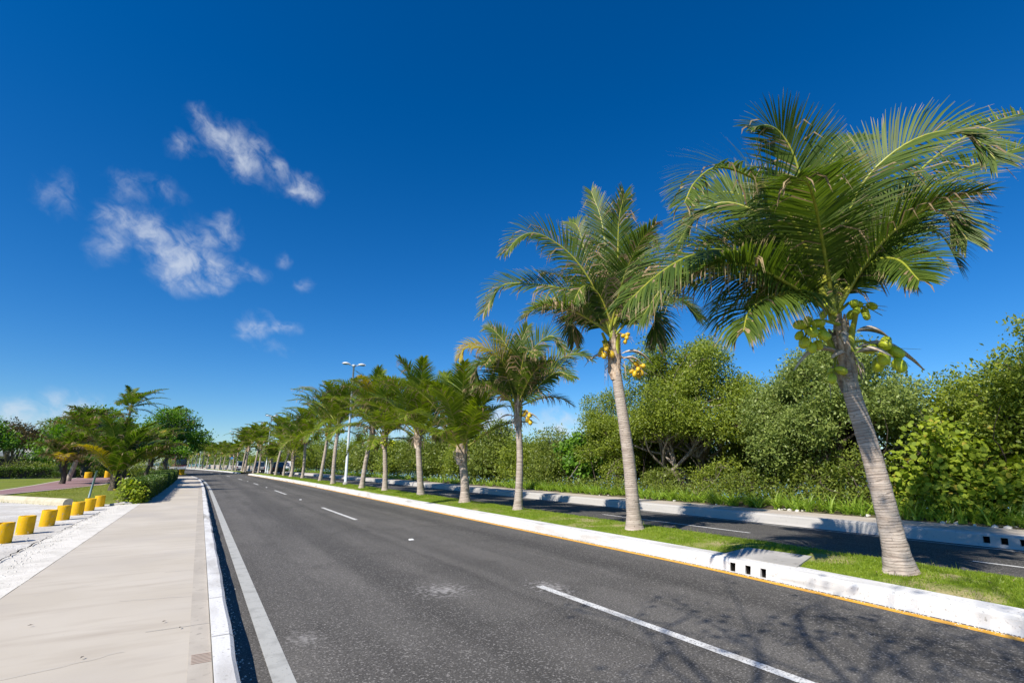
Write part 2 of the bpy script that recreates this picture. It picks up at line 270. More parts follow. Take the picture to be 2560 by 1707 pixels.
# asphalt
def asphalt(name, base, lite):
    m = bpy.data.materials.new(name); m.use_nodes = True; n = m.node_tree.nodes; l = m.node_tree.links; b = n['Principled BSDF']
    g = n.new('ShaderNodeNewGeometry')
    def noise(sc_, det, mp=None):
        t = n.new('ShaderNodeTexNoise'); t.inputs['Detail'].default_value = det; t.inputs['Scale'].default_value = sc_
        if mp: q = n.new('ShaderNodeMapping'); q.inputs['Scale'].default_value = mp; l.new(g.outputs['Position'], q.inputs[0]); l.new(q.outputs[0], t.inputs[0])
        else: l.new(g.outputs['Position'], t.inputs[0])
        return t.outputs['Fac']
    def mixc(f, a, c, lo, hi, amt=1):
        r = n.new('ShaderNodeMapRange'); l.new(f, r.inputs[0]); r.inputs[1].default_value = lo; r.inputs[2].default_value = hi; r.inputs[4].default_value = amt
        x = n.new('ShaderNodeMix'); x.data_type = 'RGBA'; l.new(r.outputs[0], x.inputs[0])
        if isinstance(a, tuple): x.inputs[6].default_value = (*a, 1)
        else: l.new(a, x.inputs[6])
        x.inputs[7].default_value = (*c, 1); return x.outputs[2]
    c = mixc(noise(1, 5, (1.1, .16, 1)), base, lite, .38, .62)
    c = mixc(noise(.9, 6), c, tuple(v*.72 for v in base), .52, .72, .8)
    c = mixc(noise(1, 3, (2.2, .03, 1)), c, tuple(v*.62 for v in base), .5, .72, .7)
    sx_ = n.new('ShaderNodeSeparateXYZ'); l.new(g.outputs['Position'], sx_.inputs[0])
    for (x0, hw_, cc, am_) in ((6.25, .55, tuple(v*.62 for v in base), .75), (2.7, .5, tuple(v*.70 for v in base), .6), (4.02, .16, tuple(v*1.45 for v in base), .6), (5.3, .3, tuple(v*1.2 for v in base), .4), (7.2, .18, tuple(v*1.35 for v in base), .5), (1.15, .2, tuple(v*1.3 for v in base), .45)):
        a_ = n.new('ShaderNodeMath'); a_.operation = 'MULTIPLY_ADD'; l.new(noise(.7, 5), a_.inputs[0]); a_.inputs[1].default_value = .5; l.new(sx_.outputs[0], a_.inputs[2])
        b_ = n.new('ShaderNodeMath'); b_.operation = 'SUBTRACT'; l.new(a_.outputs[0], b_.inputs[0]); b_.inputs[1].default_value = x0+.25
        d_ = n.new('ShaderNodeMath'); d_.operation = 'ABSOLUTE'; l.new(b_.outputs[0], d_.inputs[0])
        c = mixc(d_.outputs[0], c, cc, hw_, hw_*.2, am_)
    c = mixc(noise(48, 3), c, (.33, .31, .285), .55, .68, .8)
    c = mixc(noise(75, 3), c, (.022, .02, .018), .54, .66, .75)
    # patches of pale dust (spilled limestone) on the left lane and by the lane line
    for (px, py, rx, ry, am) in ((3.05, 7.0, .75, .8, .85), (4.4, 6.4, .5, .8, .95), (1.1, 5.9, .35, .5, .6)):
        mp = n.new('ShaderNodeMapping'); mp.vector_type = 'TEXTURE'; mp.inputs['Location'].default_value = (px, py, 0); mp.inputs['Scale'].default_value = (rx, ry, 50)
        l.new(g.outputs['Position'], mp.inputs[0]); ln = n.new('ShaderNodeVectorMath'); ln.operation = 'LENGTH'; l.new(mp.outputs[0], ln.inputs[0])
        r = n.new('ShaderNodeMapRange'); l.new(ln.outputs['Value'], r.inputs[0]); r.inputs[1].default_value = 1; r.inputs[2].default_value = 0; r.inputs[4].default_value = .42
        a = n.new('ShaderNodeMath'); a.operation = 'ADD'; l.new(r.outputs[0], a.inputs[0]); l.new(noise(26, 8, (1, .6, 1)) if False else noise(17, 9), a.inputs[1])
        c = mixc(a.outputs[0], c, (.40, .38, .36), .74, .98, am*.85)
    l.new(c, b.inputs['Base Color']); b.inputs['Roughness'].default_value = .82; b.inputs['Specular IOR Level'].default_value = .25
    bp = n.new('ShaderNodeBump'); bp.inputs['Strength'].default_value = .55; bp.inputs['Distance'].default_value = .006; l.new(noise(95, 3), bp.inputs['Height']); l.new(bp.outputs[0], b.inputs['Normal'])
    return m
M['asphalt'] = asphalt('asphalt', (.090, .084, .075), (.132, .123, .110))
M['asphalt_far'] = asphalt('asphalt_far', (.070, .066, .061), (.095, .09, .083))
wm = bpy.data.materials.new('lagoon_water'); wm.use_nodes = True; b = wm.node_tree.nodes['Principled BSDF']
b.inputs['Base Color'].default_value = (.03, .10, .13, 1); b.inputs['Roughness'].default_value = .15
t = wm.node_tree.nodes.new('ShaderNodeTexNoise'); t.inputs['Scale'].default_value = 60; bp = wm.node_tree.nodes.new('ShaderNodeBump'); bp.inputs['Strength'].default_value = .4
wm.node_tree.links.new(t.outputs['Fac'], bp.inputs['Height']); wm.node_tree.links.new(bp.outputs[0], b.inputs['Normal']); M['water'] = wm

# ---------------------------------------------------------------- the setting: strips swept along the road
def cv(y): return -0.000417*max(0, y-35)**2 if y < 260 else -0.000417*225**2-.19*(y-260)
def nearbend(y): return 0 if y > 6.5 else -.30*((6.5-y)/4.5)**1.3 if y > -2 else -.30*((8.5)/4.5)**1.3
def sweep(name, prof, y0, y1, m, step=None, extra=None, kind='structure', closed=False, label=None, cat=None, parent=None, zf=None, caps=False):
    ys = []; y = y0
    while y < y1: ys.append(y); y += step or (.5 if y < 30 else 2 if y < 120 else 5)
    ys.append(y1); V = []; k = len(prof(y0) if callable(prof) else prof); F = []
    for i, y in enumerate(ys):
        P = prof(y) if callable(prof) else prof
        for (x, z) in P: V.append((x+cv(y)+(extra(y) if extra else 0), y, z))
    for i in range(len(ys)-1):
        for j in range(k if closed else k-1): F.append((i*k+j, i*k+(j+1) % k, (i+1)*k+(j+1) % k, (i+1)*k+j))
    mb = MB(); mb.add(V, F)
    if caps:
        mb.f.append(list(range(k))); mb.f.append([(len(ys)-1)*k+j for j in reversed(range(k))]); mb.m += [0, 0]
    o = mb.build(name, m, parent)
    if kind: o['kind'] = kind
    return tag(o, label, cat)
Y0, Y1 = -14, 420
# base ground reaching the horizon
mb = MB(); mb.add([(-3000, -3000, -.06), (19.5, -3000, -.06), (19.5, 60, -.06), (-20, 380, -.06), (-380, 2200, -.06), (-3000, 3000, -.06)], [(0, 1, 2, 3, 4, 5)]); mb.build('ground', M['lawn'])['kind'] = 'structure'
mb = MB(); mb.add([(-600, -3000, -1.6), (6000, -3000, -1.6), (6000, 6000, -1.6), (-600, 6000, -1.6)], [(0, 1, 2, 3)]); mb.build('water', M['water'])['kind'] = 'structure'
sweep('road', [(.2, 0), (2.2, .012), (4.3, .02), (6.2, .012), (7.9, 0)], Y0, Y1, M['asphalt'])
# side street mouth on the left
mb = MB(); mb.add([(-40, 76, -.03), (-2.6, 73.7, -.012), (.25, 73.7, -.006), (.1, 96, -.006), (-3.2, 97.5, -.012), (-40, 88, -.03)], [(0, 1, 2, 3, 4, 5)]); mb.build('side_street', M['asphalt'])['kind'] = 'structure'
sweep('far_road', [(9.9, 0), (12, .01), (14.6, 0)], Y0, Y1, M['asphalt_far'])
mb = MB(); mb.add([(6.2, 89.5, .006), (9.5, 89.5, .006), (8.9, 99.6, .006), (5.6, 99.6, .006)], [(0, 1, 2, 3)]); mb.build('median_crossing_road', M['asphalt_far'])['kind'] = 'structure'
def sidebend(y): return -.45*max(0, (y-58)/15)**2
sweep('sidewalk', [(-1.78, -.05), (-1.78, .195), (.262, .20)], Y0, 72.4, M['concrete'], extra=sidebend)
mb = MB()                                                       # expansion joints: narrow dark grooves filled with dirt
for y in np.arange(-3, 70, 3.05):
    x1 = .26; x0 = random.choice((-.25, -.6, -1.78)) if y < 30 else -1.78
    c = cv(y)+sidebend(y); d = random.uniform(-.02, .02)
    mb.add([(x0+c, y+d, .2035-.003*((.26-x0)/2)), (x1+c, y-d, .2045), (x1+c, y-d+.008, .2045), (x0+c, y+d+.008, .2035-.003*((.26-x0)/2))], [(0, 1, 2, 3)])
mb.build('sidewalk_joints', M['concrete_grey'])['kind'] = 'structure'
sweep('sidewalk_edge_strip', [(.10, .2022), (.258, .2026)], Y0, 72, M['concrete_edge'], extra=sidebend)
rk = np.random.default_rng(3); wob = {}
def kerbprof(y):
    q = rk.normal(0, .006)
    return [(.266, .0), (.268, .222), (.40+q, .226), (.432+q, .205), (.44+q*.5, 0)]
sweep('left_kerb', kerbprof, Y0, 72.6, M['kerbwhite'], extra=sidebend, step=None)
mb = MB(); mb.add([(-2.75, 72.4, .0), (-2.75, 72.4, .21), (-2.75, 72.75, .21), (-2.75, 72.75, 0), (-.75, 72.4, 0), (-.75, 72.4, .215), (-.6, 72.75, .21), (-.6, 72.75, 0)], [(0, 1, 5, 4), (1, 2, 6, 5), (2, 3, 7, 6), (4, 5, 6, 7), (0, 3, 2, 1)]); mb.build('end_kerb', M['kerbwhite'])['kind'] = 'structure'
mb = MB()
for y in np.arange(-2, 60, 1.52):
    c = cv(y)+sidebend(y); mb.add([(.262+c, y, .2285), (.402+c, y, .2295), (.443+c, y, .2055), (.449+c, y, .01), (.449+c, y+.012, .01), (.443+c, y+.012, .2055), (.402+c, y+.012, .2295), (.262+c, y+.012, .2285)], [(0, 1, 6, 7), (1, 2, 5, 6), (2, 3, 4, 5)])
mb.build('kerb_joints', M['concrete_grey'])['kind'] = 'structure'
mb = MB()
for k in range(7): mb.add([(.13+.002*k, 5.02+.03*k, .2052), (.36, 5.02+.03*k, .2300 if k < 9 else .2), (.36, 5.032+.03*k, .2300), (.13+.002*k, 5.032+.03*k, .2052)], [(0, 1, 2, 3)]) if False else mb.add([(.12, 5.02+.035*k, .2052), (.256, 5.02+.035*k, .2056), (.256, 5.036+.035*k, .2056), (.12, 5.036+.035*k, .2052)], [(0, 1, 2, 3)])
mb.build('pavement_paint_mark', mat('rust_mark', (.44, .33, .27), .9, .1))['kind'] = 'structure'
mb = MB()
for (x0, y0, x1, y1) in ((-1.1, 5.35, -.35, 5.62), (-1.5, 8.4, -.9, 8.9), (-.9, 11.2, .05, 11.0), (-1.7, 14.2, -.8, 14.0), (-.6, 7.6, .1, 7.45)):
    pts = [(x0+(x1-x0)*i/14+random.uniform(-.008, .008), y0+(y1-y0)*i/14+random.uniform(-.02, .02)) for i in range(15)]
    for p, q in zip(pts, pts[1:]): mb.add([(p[0], p[1], .2048), (q[0], q[1], .2048), (q[0], q[1]+.006, .2048), (p[0], p[1]+.006, .2048)], [(0, 1, 2, 3)])
mb.build('pavement_cracks', M['concrete_grey'])['kind'] = 'structure'
sweep('left_edge_line', [(.70, .009), (.865, .010)], Y0, 70, M['paint'])
dashes = [(-12.5, -7.5), (1.9, 6.5), (16.6, 21.8), (31.9, 37), (47.3, 51.2), (62.3, 67), (78, 83), (93, 98), (108, 113)]
for a, b_ in dashes:
    sweep('lane_line', [(4.25, .0245), (4.37, .0245)], a, b_, M['lane_paint'], step=.5)
def ob(y): return nearbend(y)*1.0
sweep('median_edge_line', [(7.40, .0075), (7.535, .0065)], Y0, 88, M['orange'], extra=ob)
for a, b_ in ((3, 4.2), (8.6, 14.2), (23.5, 28.5), (38, 43), (53, 58), (68, 73)):
    sweep('far_lane_line', [(11.98, .014), (12.08, .014)], a, b_, M['lane_paint'], step=.5)
sweep('far_edge_line', [(14.08, .0075), (14.17, .0065)], Y0, 200, M['paint'])
def kz(y): return .19
def mx_(y): return 7.62
def smooth(a, b, t): t = max(0, min(1, (t-a)/(b-a))); return t*t*(3-2*t)
def mkprof(y):
    h = kz(y); q = rk.normal(0, .004); wd = .29
    return [(7.60, 0), (7.63+q, h*.78), (7.67+q, h), (7.67+wd, h+.012), (7.70+wd, 0)]
def cutter(boxes, target):
    mb = MB()
    for c, d in boxes: mb.box(c, d)
    me = mb.mesh('cut'); co = bpy.data.objects.new('cut', me); C.objects.link(co)
    md = target.modifiers.new('b', 'BOOLEAN'); md.operation = 'DIFFERENCE'; md.object = co; md.solver = 'EXACT'
    dg = bpy.context.evaluated_depsgraph_get(); nm = bpy.data.meshes.new_from_object(target.evaluated_get(dg))
    target.modifiers.clear(); target.data = nm; bpy.data.objects.remove(co)
kb = sweep('median_kerb_near', mkprof, Y0, 12, M['kerbwhite'], extra=ob, closed=True, caps=True, step=.5)
kx = 7.62+nearbend(5.4)
cutter([((kx+.05, y, .075), (.26, .10, .13)) for y in (5.25, 5.52, 5.80)], kb)
sweep('median_kerb', mkprof, 12, 88.5, M['kerbwhite'], closed=True, caps=True)
sweep('median_kerb_beyond_crossing', mkprof, 101, 240, M['kerbwhite'], closed=True, caps=True)
def shade_liner(name, pts):
    mb = MB()                                                   # near-black lining paints the shade inside each hole, open to the road
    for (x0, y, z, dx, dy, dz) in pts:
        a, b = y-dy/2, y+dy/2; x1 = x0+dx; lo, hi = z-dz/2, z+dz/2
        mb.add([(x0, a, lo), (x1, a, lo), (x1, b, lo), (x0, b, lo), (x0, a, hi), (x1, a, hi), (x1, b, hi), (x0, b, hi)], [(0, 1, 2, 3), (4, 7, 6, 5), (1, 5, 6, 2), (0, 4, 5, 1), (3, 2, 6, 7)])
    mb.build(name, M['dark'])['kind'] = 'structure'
shade_liner('drain_shade_liner', [(kx+.025, y, .075, .14, .094, .122) for y in (5.25, 5.52, 5.80)])
def grassprof(y):
    h = kz(y); a = 7.94
    return [(a, h-.01), (a+.2, h+.03), (8.8, .275), (9.4, .25), (9.75, .17), (9.90, .06)]
def gp(y0, y1, nm): return sweep(nm, grassprof, y0, y1, M['grass'], extra=lambda y: nearbend(y)*.5)
gp(Y0, 88.3, 'median_grass'); gp(101.2, 240, 'median_grass_beyond_crossing')
sweep('median_far_kerb', [(9.88, 0), (9.89, .085), (10.0, .08), (10.01, 0)], Y0, 88.4, M['farkerb'])
# slab set in the grass
mb = MB(); mb.add([(7.80, 4.85, .210), (7.80, 6.15, .210), (8.40, 6.08, .275), (8.50, 5.02, .275), (7.80, 4.85, .1), (7.80, 6.15, .1), (8.42, 6.08, .1), (8.52, 5.02, .1)],
    [(0, 3, 2, 1), (0, 1, 5, 4), (1, 2, 6, 5), (2, 3, 7, 6), (3, 0, 4, 7)])
tag(mb.build('inspection_cover', M['concrete_grey']), 'grey concrete cover slab set in the median grass behind the kerb', 'cover slab')
# far kerb, walk and bank
def fkprof(y):
    q = rk.normal(0, .002)
    return [(14.42, 0), (14.44+q, .05), (14.48+q, .225), (14.53+q, .258), (14.75, .265), (14.75, .0)]
fk = sweep('far_kerb_near', fkprof, Y0, 14, M['farkerb'], closed=True, caps=True, step=.5)
cutter([((14.47, y, .135), (.24, .12, .13)) for y in (4.15, 4.45, 4.74)], fk)
shade_liner('far_drain_shade_liner', [(14.50, y, .135, .085, .112, .122) for y in (4.15, 4.45, 4.74)])
sweep('far_kerb', fkprof, 14, 300, M['farkerb'], closed=True, caps=True)
sweep('far_walk', [(14.752, .262), (15.95, .262)], Y0, 300, M['farwalk'])
sweep('bank', lambda y: [(15.95, .258), (16.3, .32), (17.5, .38), (19.5, .30), (21, -.3), (23.5, -1.9)], Y0, 420, M['earth'])
# ground on the left: limestone lot, gravel edge, path
mb = MB(); mb.add([(-14, -14, .10), (-1.79, -14, .15), (-1.79, 25.6, .16), (-3.2, 26.4, .13), (-4.4, 26.7, .12), (-7.3, 31.1, .11), (-14, 41.2, .10)], [(0, 1, 2, 3, 4, 5, 6)])
mb.build('lot', M['limestone'])['kind'] = 'structure'
V = []; F = []; n_ = 0; rr = random.Random(5)
for i, y in enumerate(np.arange(-10, 26.2, .35)):
    V += [(-2.55+rr.uniform(-.07, .07), y, .163+.004), (-2.2, y, .185), (-1.785, y, .195+rr.uniform(0, .005))]
for i in range(len(V)//3-1):
    for j in range(2): F.append((i*3+j, i*3+j+1, i*3+j+4, i*3+j+3))
mb = MB(); mb.add(V, F); mb.build('gravel_edge', M['gravel'])['kind'] = 'structure'
mb = MB()
for (a, b_) in ((-10, 3), (3, 11), (11.3, 15.5), (16, 18), (18.2, 22)):
    pts = [(-2.62+rr.uniform(-.03, .03), y, .168) for y in np.arange(a, b_, .22)]
    for p, q in zip(pts, pts[1:]):
        wd = rr.uniform(.006, .02); mb.add([(p[0]-wd, p[1], p[2]), (p[0]+wd, p[1], p[2]), (q[0]+wd, q[1], q[2]), (q[0]-wd, q[1], q[2])], [(0, 1, 2, 3)])
mb.build('lot_crack', M['dark'])['kind'] = 'structure'
# lawns
mb = MB(); mb.add([(-60, 100, .03), (-60, 20, .03), (-14, 36, .06), (-7.5, 30.6, .08), (-4.3, 26.3, .10), (-3.0, 25.9, .13), (-1.78, 25.3, .17), (-1.80, 60, .17), (-2.4, 72, .15), (-8, 76, .05), (-22, 79, .03)], [(10, 9, 8, 7, 6, 5, 4, 3, 2, 1, 0)])
mb.build('lawn', M['lawn'])['kind'] = 'structure'
pl = [(-12.5, 28), (-10.9, 35), (-10.0, 42.5), (-10.3, 52), (-10.9, 62), (-11.6, 75.6)]; pr = [(-11.2, 26), (-9.2, 35), (-7.5, 42.5), (-6.3, 50), (-6.3, 62), (-7.0, 75.2)]
mb = MB()
for i in range(5): mb.add([(*pl[i], .135), (*pr[i], .135), (*pr[i+1], .135), (*pl[i+1], .135)], [(0, 1, 2, 3)])
mb.build('pink_path', M['path'])['kind'] = 'structure'
for e, sg in ((pl, -1), (pr, 1)):
    mb = MB()
    for i in range(5): mb.add([(e[i][0], e[i][1], .14), (e[i][0]+sg*.13, e[i][1], .14), (e[i+1][0]+sg*.13, e[i+1][1], .14), (*e[i+1], .14)], [(0, 1, 2, 3)] if sg > 0 else [(3, 2, 1, 0)])
    mb.build('path_edging', M['pale'])['kind'] = 'structure'
# ---------------------------------------------------------------- palms
def crm(P, n):
    P = [np.array(p, float) for p in P]; P = [2*P[0]-P[1]]+P+[2*P[-1]-P[-2]]; out = []
    segs = len(P)-3
    for i in range(n):
        u = i/(n-1)*segs; k = min(int(u), segs-1); t = u-k; a, b, c, d = P[k:k+4]
        out.append(.5*((2*b)+(c-a)*t+(2*a-5*b+4*c-d)*t*t+(3*b-a-3*c+d)*t**3))
    return np.array(out)
def frond_mesh(name, ctrl, rg, nl=70, ll=.85, face=(0, 0, 1), width=.036, dry=.05, droop=1.0, r0=.04, seg=3, petiole=.2, twist=0):
    """one frond: midrib swept along ctrl, two rows of leaflets"""
    P = crm(ctrl, 26); seglen = np.linalg.norm(np.diff(P, axis=0), axis=1); Lt = seglen.sum(); s = np.r_[0, np.cumsum(seglen)]/Lt
    mb = MB(); rad = [r0*(1-.9*t)**.8+.003 for t in s]
    mb.tube([tuple(p) for p in P[::1]], rad, n=6, mi=0, cap=False)
    rv = np.array(mb.v); rf = np.array(mb.f); ruv = np.array(mb.uv)
    t = np.tile(np.linspace(petiole, 1, nl), 2) + rg.normal(0, .002, 2*nl); t = np.clip(t, petiole, .999)
    side = np.repeat([1., -1.], nl)
    def at(t): return np.stack([np.interp(t, s, P[:, k]) for k in range(3)], 1)
    B = at(t); T = at(np.minimum(t+.02, 1))-at(np.maximum(t-.02, 0)); T /= np.linalg.norm(T, axis=1)[:, None]
    Fv = np.array(face, float); Fv /= np.linalg.norm(Fv)
    S = np.cross(T, Fv); S /= np.maximum(np.linalg.norm(S, axis=1)[:, None], 1e-4); Nn = np.cross(S, T)
    u = (t-petiole)/(1-petiole)
    length = ll*(.55+.45*np.minimum(1, u/.25))*(1-.62*np.clip((u-.45)/.55, 0, 1)**1.3)*rg.uniform(.86, 1.08, 2*nl)
    ang = np.radians(66-42*u**1.2+rg.normal(0, 2.2, 2*nl))
    D = T*np.cos(ang)[:, None]+S*(side*np.sin(ang))[:, None]+Nn*(.18+rg.normal(0, .045, 2*nl))[:, None]
    D /= np.linalg.norm(D, axis=1)[:, None]
    g = (.13+.12*rg.random(2*nl))*droop; brk = rg.random(2*nl) < dry; g = np.where(brk, g+1.4, g)
    rnd = rg.random(2*nl); V = []; UV = []; n = 2*nl
    pos = B.copy(); d = D.copy()
    for k in range(seg+1):
        f = k/seg; wd = width*np.array([.55, 1, .78, .45, .12, .05])[min(k, 5)] if seg == 3 else width*(1-.8*f)
        if seg == 3: wd = width*(.55, 1, .72, .08)[k]
        Wd = np.cross(d, Nn); Wd /= np.maximum(np.linalg.norm(Wd, axis=1)[:, None], 1e-4)
        V += [pos-Wd*wd/2, pos+Wd*wd/2]; UV += [np.c_[np.full(n, f), rnd]]*2
        pos = pos+d*(length/seg)[:, None]; d = d+np.outer(g, [0, 0, -1])*(1.0 if k else .5); d /= np.linalg.norm(d, axis=1)[:, None]
    V = np.concatenate(V); UV = np.concatenate(UV); i = np.arange(n); F = []
    for k in range(seg): a = 2*k*n+i; F.append(np.stack([a, a+n, a+3*n, a+2*n], 1))
    F = np.concatenate(F); mi = np.concatenate([np.where(brk, 2, 1)]*seg)
    nV = len(rv)
    return quads_mesh(name, np.r_[rv, V], np.r_[rf, F+nV], np.r_[ruv, UV], np.r_[np.zeros(len(rf), int), mi])
def rand_frond_ctrl(c, azi, e0, length, bend, n=7):
    p = np.array(c, float); out = [p.copy()]; e = e0
    for k in range(n-1):
        d = np.array([cos(azi)*cos(e), sin(azi)*cos(e), sin(e)]); p = p+d*length/(n-1); out.append(p.copy()); e -= bend/(n-1)*(.15+1.7*k/(n-2))
    return out
TRm = lambda: M['trunk']
def trunk_part(parent, pts, r0, r1, n=14, m=70, flare=1.5, mat_=None):
    P = crm(pts, m); mb = MB(); rad = []
    for i in range(m):
        t = i/(m-1); h = P[i][2]-P[0][2]
        rr = r1+(r0-r1)*(1-t)**1.1+r0*(flare-1)*math.exp(-h/.22)
        rad.append(rr*(1+.018*sin(h*52+3*sin(h*3))+.012*random.uniform(-1, 1)))
    mb.tube([tuple(p) for p in P], rad, n, cap=True, jit=.035)
    return mb.build('trunk', mat_ or M['trunk'], parent, True)
def crown_base(parent, c, r, big=1., stubs=5, spathes=3, sheath=True, fm='fibre'):
    c = Vector(c)
    mb = MB()
    if sheath:
        for k in range(9):
            a = k*2.4; z = -.18+.07*k; d = Vector((cos(a), sin(a), 0))
            p = [c+d*r*.75+Vector((0, 0, z-.28)), c+d*r*1.0+Vector((0, 0, z-.05)), c+d*r*.95+Vector((0, 0, z+.18)), c+d*r*1.5+Vector((0, 0, z+.36+.1*(k % 3)))]
            mb.tube(p, [r*.35, r*.62, r*.5, r*.12], 7, jit=.3)
        mb.tube([c+Vector((0, 0, -.4)), c, c+Vector((0, 0, .5*big)), c+Vector((0, 0, .95*big))], [r*1.02, r*1.2, r*.95, r*.3], 10, jit=.15)
        for k in range(14):                                        # hanging shreds of fibre
            a = random.uniform(0, 2*pi); d = Vector((cos(a), sin(a), 0)); q = c+d*r*1.3+Vector((0, 0, random.uniform(-.1, .3)))
            mb.tube([q, q+d*.1*big+Vector((0, 0, -.1)), q+d*.12*big+Vector((0, 0, -random.uniform(.25, .5)*big))], [.012, .010, .003], 3)
        mb.build('fibre_sheath', M[fm], parent, True)
    for k in range(stubs):
        a = k*2.1+.5+random.uniform(-.3, .3); d = Vector((cos(a), sin(a), 0)); s = MB(); L_ = random.uniform(.35, .6)*big
        q = c+d*r*1.0+Vector((0, 0, random.uniform(0, .25)*big))
        s.tube([q, q+d*.06+Vector((0, 0, L_*.5)), q+d*.16*big+Vector((0, 0, L_))], [.055*big, .045*big, .034*big], 7)
        s.build('petiole_stub', M['stub'], parent, True)
def spathe(parent, q, d, L_=.8, w_=.05):
    q = Vector(q); d = Vector((d[0], d[1], 0)).normalized(); mb = MB(); n = 9; V = []; sd_ = d.cross(Vector((0, 0, 1)))
    for i in range(n):
        t = i/(n-1); p = q+d*(L_*(t*.95))+Vector((0, 0, L_*(.28*sin(t*2.2)-.55*t*t)))
        ww = w_*(.25+1.1*sin(pi*min(1, t*1.02))**.8); V += [p-sd_*ww+Vector((0, 0, -ww*.8)), p+Vector((0, 0, ww*.1)), p+sd_*ww+Vector((0, 0, -ww*.8)), p+Vector((0, 0, -ww*.25))]
    F = [(i*4+j, i*4+(j+1) % 4, i*4+4+(j+1) % 4, i*4+4+j) for i in range(n-1) for j in range(4)]
    mb.add(V, F); return mb.build('dry_spathe', M['spathe'], parent, True)
_coco = {}
def coco_mesh(kind):
    if kind in _coco: return _coco[kind]
    mb = MB(); prof = [(0.001, -.50), (.2, -.47), (.36, -.34), (.44, -.12), (.45, .08), (.39, .28), (.26, .42), (.12, .48), (.10, .52), (.001, .53)]
    n = 14; V = []
    for r, z in prof:
        for k in range(n): q = 2*pi*k/n; rr = r*(1+.03*cos(3*q)); V.append((rr*cos(q), rr*sin(q), z))
    mb.add(V, [(i*n+k, i*n+(k+1) % n, (i+1)*n+(k+1) % n, (i+1)*n+k) for i in range(len(prof)-1) for k in range(n)])
    me = mb.mesh('coconut'); me.materials.append(M['coco_'+kind]); me.polygons.foreach_set('use_smooth', [True]*len(me.polygons)); _coco[kind] = me; return me
def bunch(parent, q, centre, n, kind='green', size=.17, spread=.2):
    """q stalk root on the crown, centre of the bunch; coconuts packed round it"""
    q = Vector(q); c = Vector(centre); mb = MB(); mid = (q+c)/2+Vector((0, 0, .10))
    mb.tube([q, mid, c], [.028, .022, .018], 6)
    pos = []; tries = 0
    while len(pos) < n and tries < 900:
        tries += 1; d = Vector([random.gauss(0, 1) for _ in range(3)]).normalized(); p = c+d*spread*random.uniform(.55, 1)+Vector((0, 0, -.35*spread))
        if all((p-o).length > size*.93 for o in pos): pos.append(p)
    for p in pos: mb.tube([c+Vector((0, 0, .04)), p+Vector((0, 0, size*.35))], [.01, .008], 4)
    for k in range(16):
        d = Vector([random.gauss(0, 1) for _ in range(3)]).normalized(); d.z = -abs(d.z)*.6; mb.tube([c, c+d*spread*.8, c+d*spread*1.9+Vector((0, 0, -.06))], [.006, .004, .002], 3)
    b = mb.build('coconut_bunch', M['stub' if kind == 'green' else 'fibre'], parent, True)
    for p in pos:
        o = bpy.data.objects.new('coconut', coco_mesh(kind)); C.objects.link(o); o.parent = b; o.location = p
        s_ = size*random.uniform(.82, 1.1); o.scale = (s_, s_, s_*1.22)
        dd = (p-c).normalized(); o.rotation_euler = (Vector((0, 0, 1))*.5-dd).to_track_quat('Z', 'Y').to_euler()
    return b
def hero_palm(label, d, r0, r1, nfill, nl, ll, width, bunches, spathes, seed, big=1., yellow=(), drys=.05, fillw=None):
    rg = np.random.default_rng(seed); random.seed(seed)
    b = d['trunk'][0]; base = Vector(b); T = [tuple(Vector(p)-base) for p in d['trunk']]
    t = thing('coconut_palm', label, 'palm tree', b, 0, 'coconut palms along the median')
    nT = len(T); stop = next(i for i, p in enumerate(T) if i >= nT-3)
    trunk_part(t, T[:nT-1], r0, r1)
    c = Vector(T[-2]); apex = T[-1]
    crown_base(t, T[-3] if nT > 5 else T[-2], r1*.98, big)
    view = Vector((cam.location[0]-b[0], cam.location[1]-b[1], 0)).normalized()
    for i, fr in enumerate(d['fronds']):
        ctrl = [tuple(Vector(p)-base) for p in fr]; ctrl = [tuple(Vector(T[-2])*.6+Vector(ctrl[0])*.4)]+ctrl[0:1]+ctrl[1:]
        dv = Vector(ctrl[-1])-Vector(ctrl[0]); k = random.uniform(.8, 1.4)
        face = Vector((0, 0, 1.0))*(.75)+view*k
        if dv.normalized().z > .75: face = view+Vector((0, 0, .2))
        L_ = sum((Vector(a)-Vector(b2)).length for a, b2 in zip(ctrl, ctrl[1:]))
        hang = 2.6 if dv.normalized().z < .12 else 1.0
        me = frond_mesh('frond', ctrl, rg, nl, ll*(1.15 if hang > 1 else 1)*min(1, L_/(2.0 if hang > 1 else 2.4)), face, width, drys+.03*rg.random(), rg.uniform(.8, 1.2)*hang*1.15, .032*big)
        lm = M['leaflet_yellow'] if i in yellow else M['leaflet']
        link('frond', me, [M['rachis'], lm, M['leaflet_dry']], t)
    for k in range(nfill):
        azi = k*2.399+rg.uniform(-.3, .3); u = k/max(1, nfill-1)
        L_ = big*rg.uniform(2.3, 3.0); ctrl = rand_frond_ctrl(apex, azi, R(80-52*u+rg.uniform(-8, 8)), L_, R(rg.uniform(60, 90)))
        me = frond_mesh('frond', ctrl, rg, max(20, int(nl*.8)), ll*.85, (0, 0, 1), width, drys*2, rg.uniform(.8, 1.4), .03*big)
        link('frond', me, [M['rachis'], M['leaflet'], M['leaflet_dry']], t)
    for (q, cc, n, kind, sz, sp) in bunches: bunch(t, Vector(q)-base, Vector(cc)-base, n, kind, sz, sp)
    for (q, dd, L_, w_) in spathes: spathe(t, Vector(q)-base, dd, L_, w_)
    return t
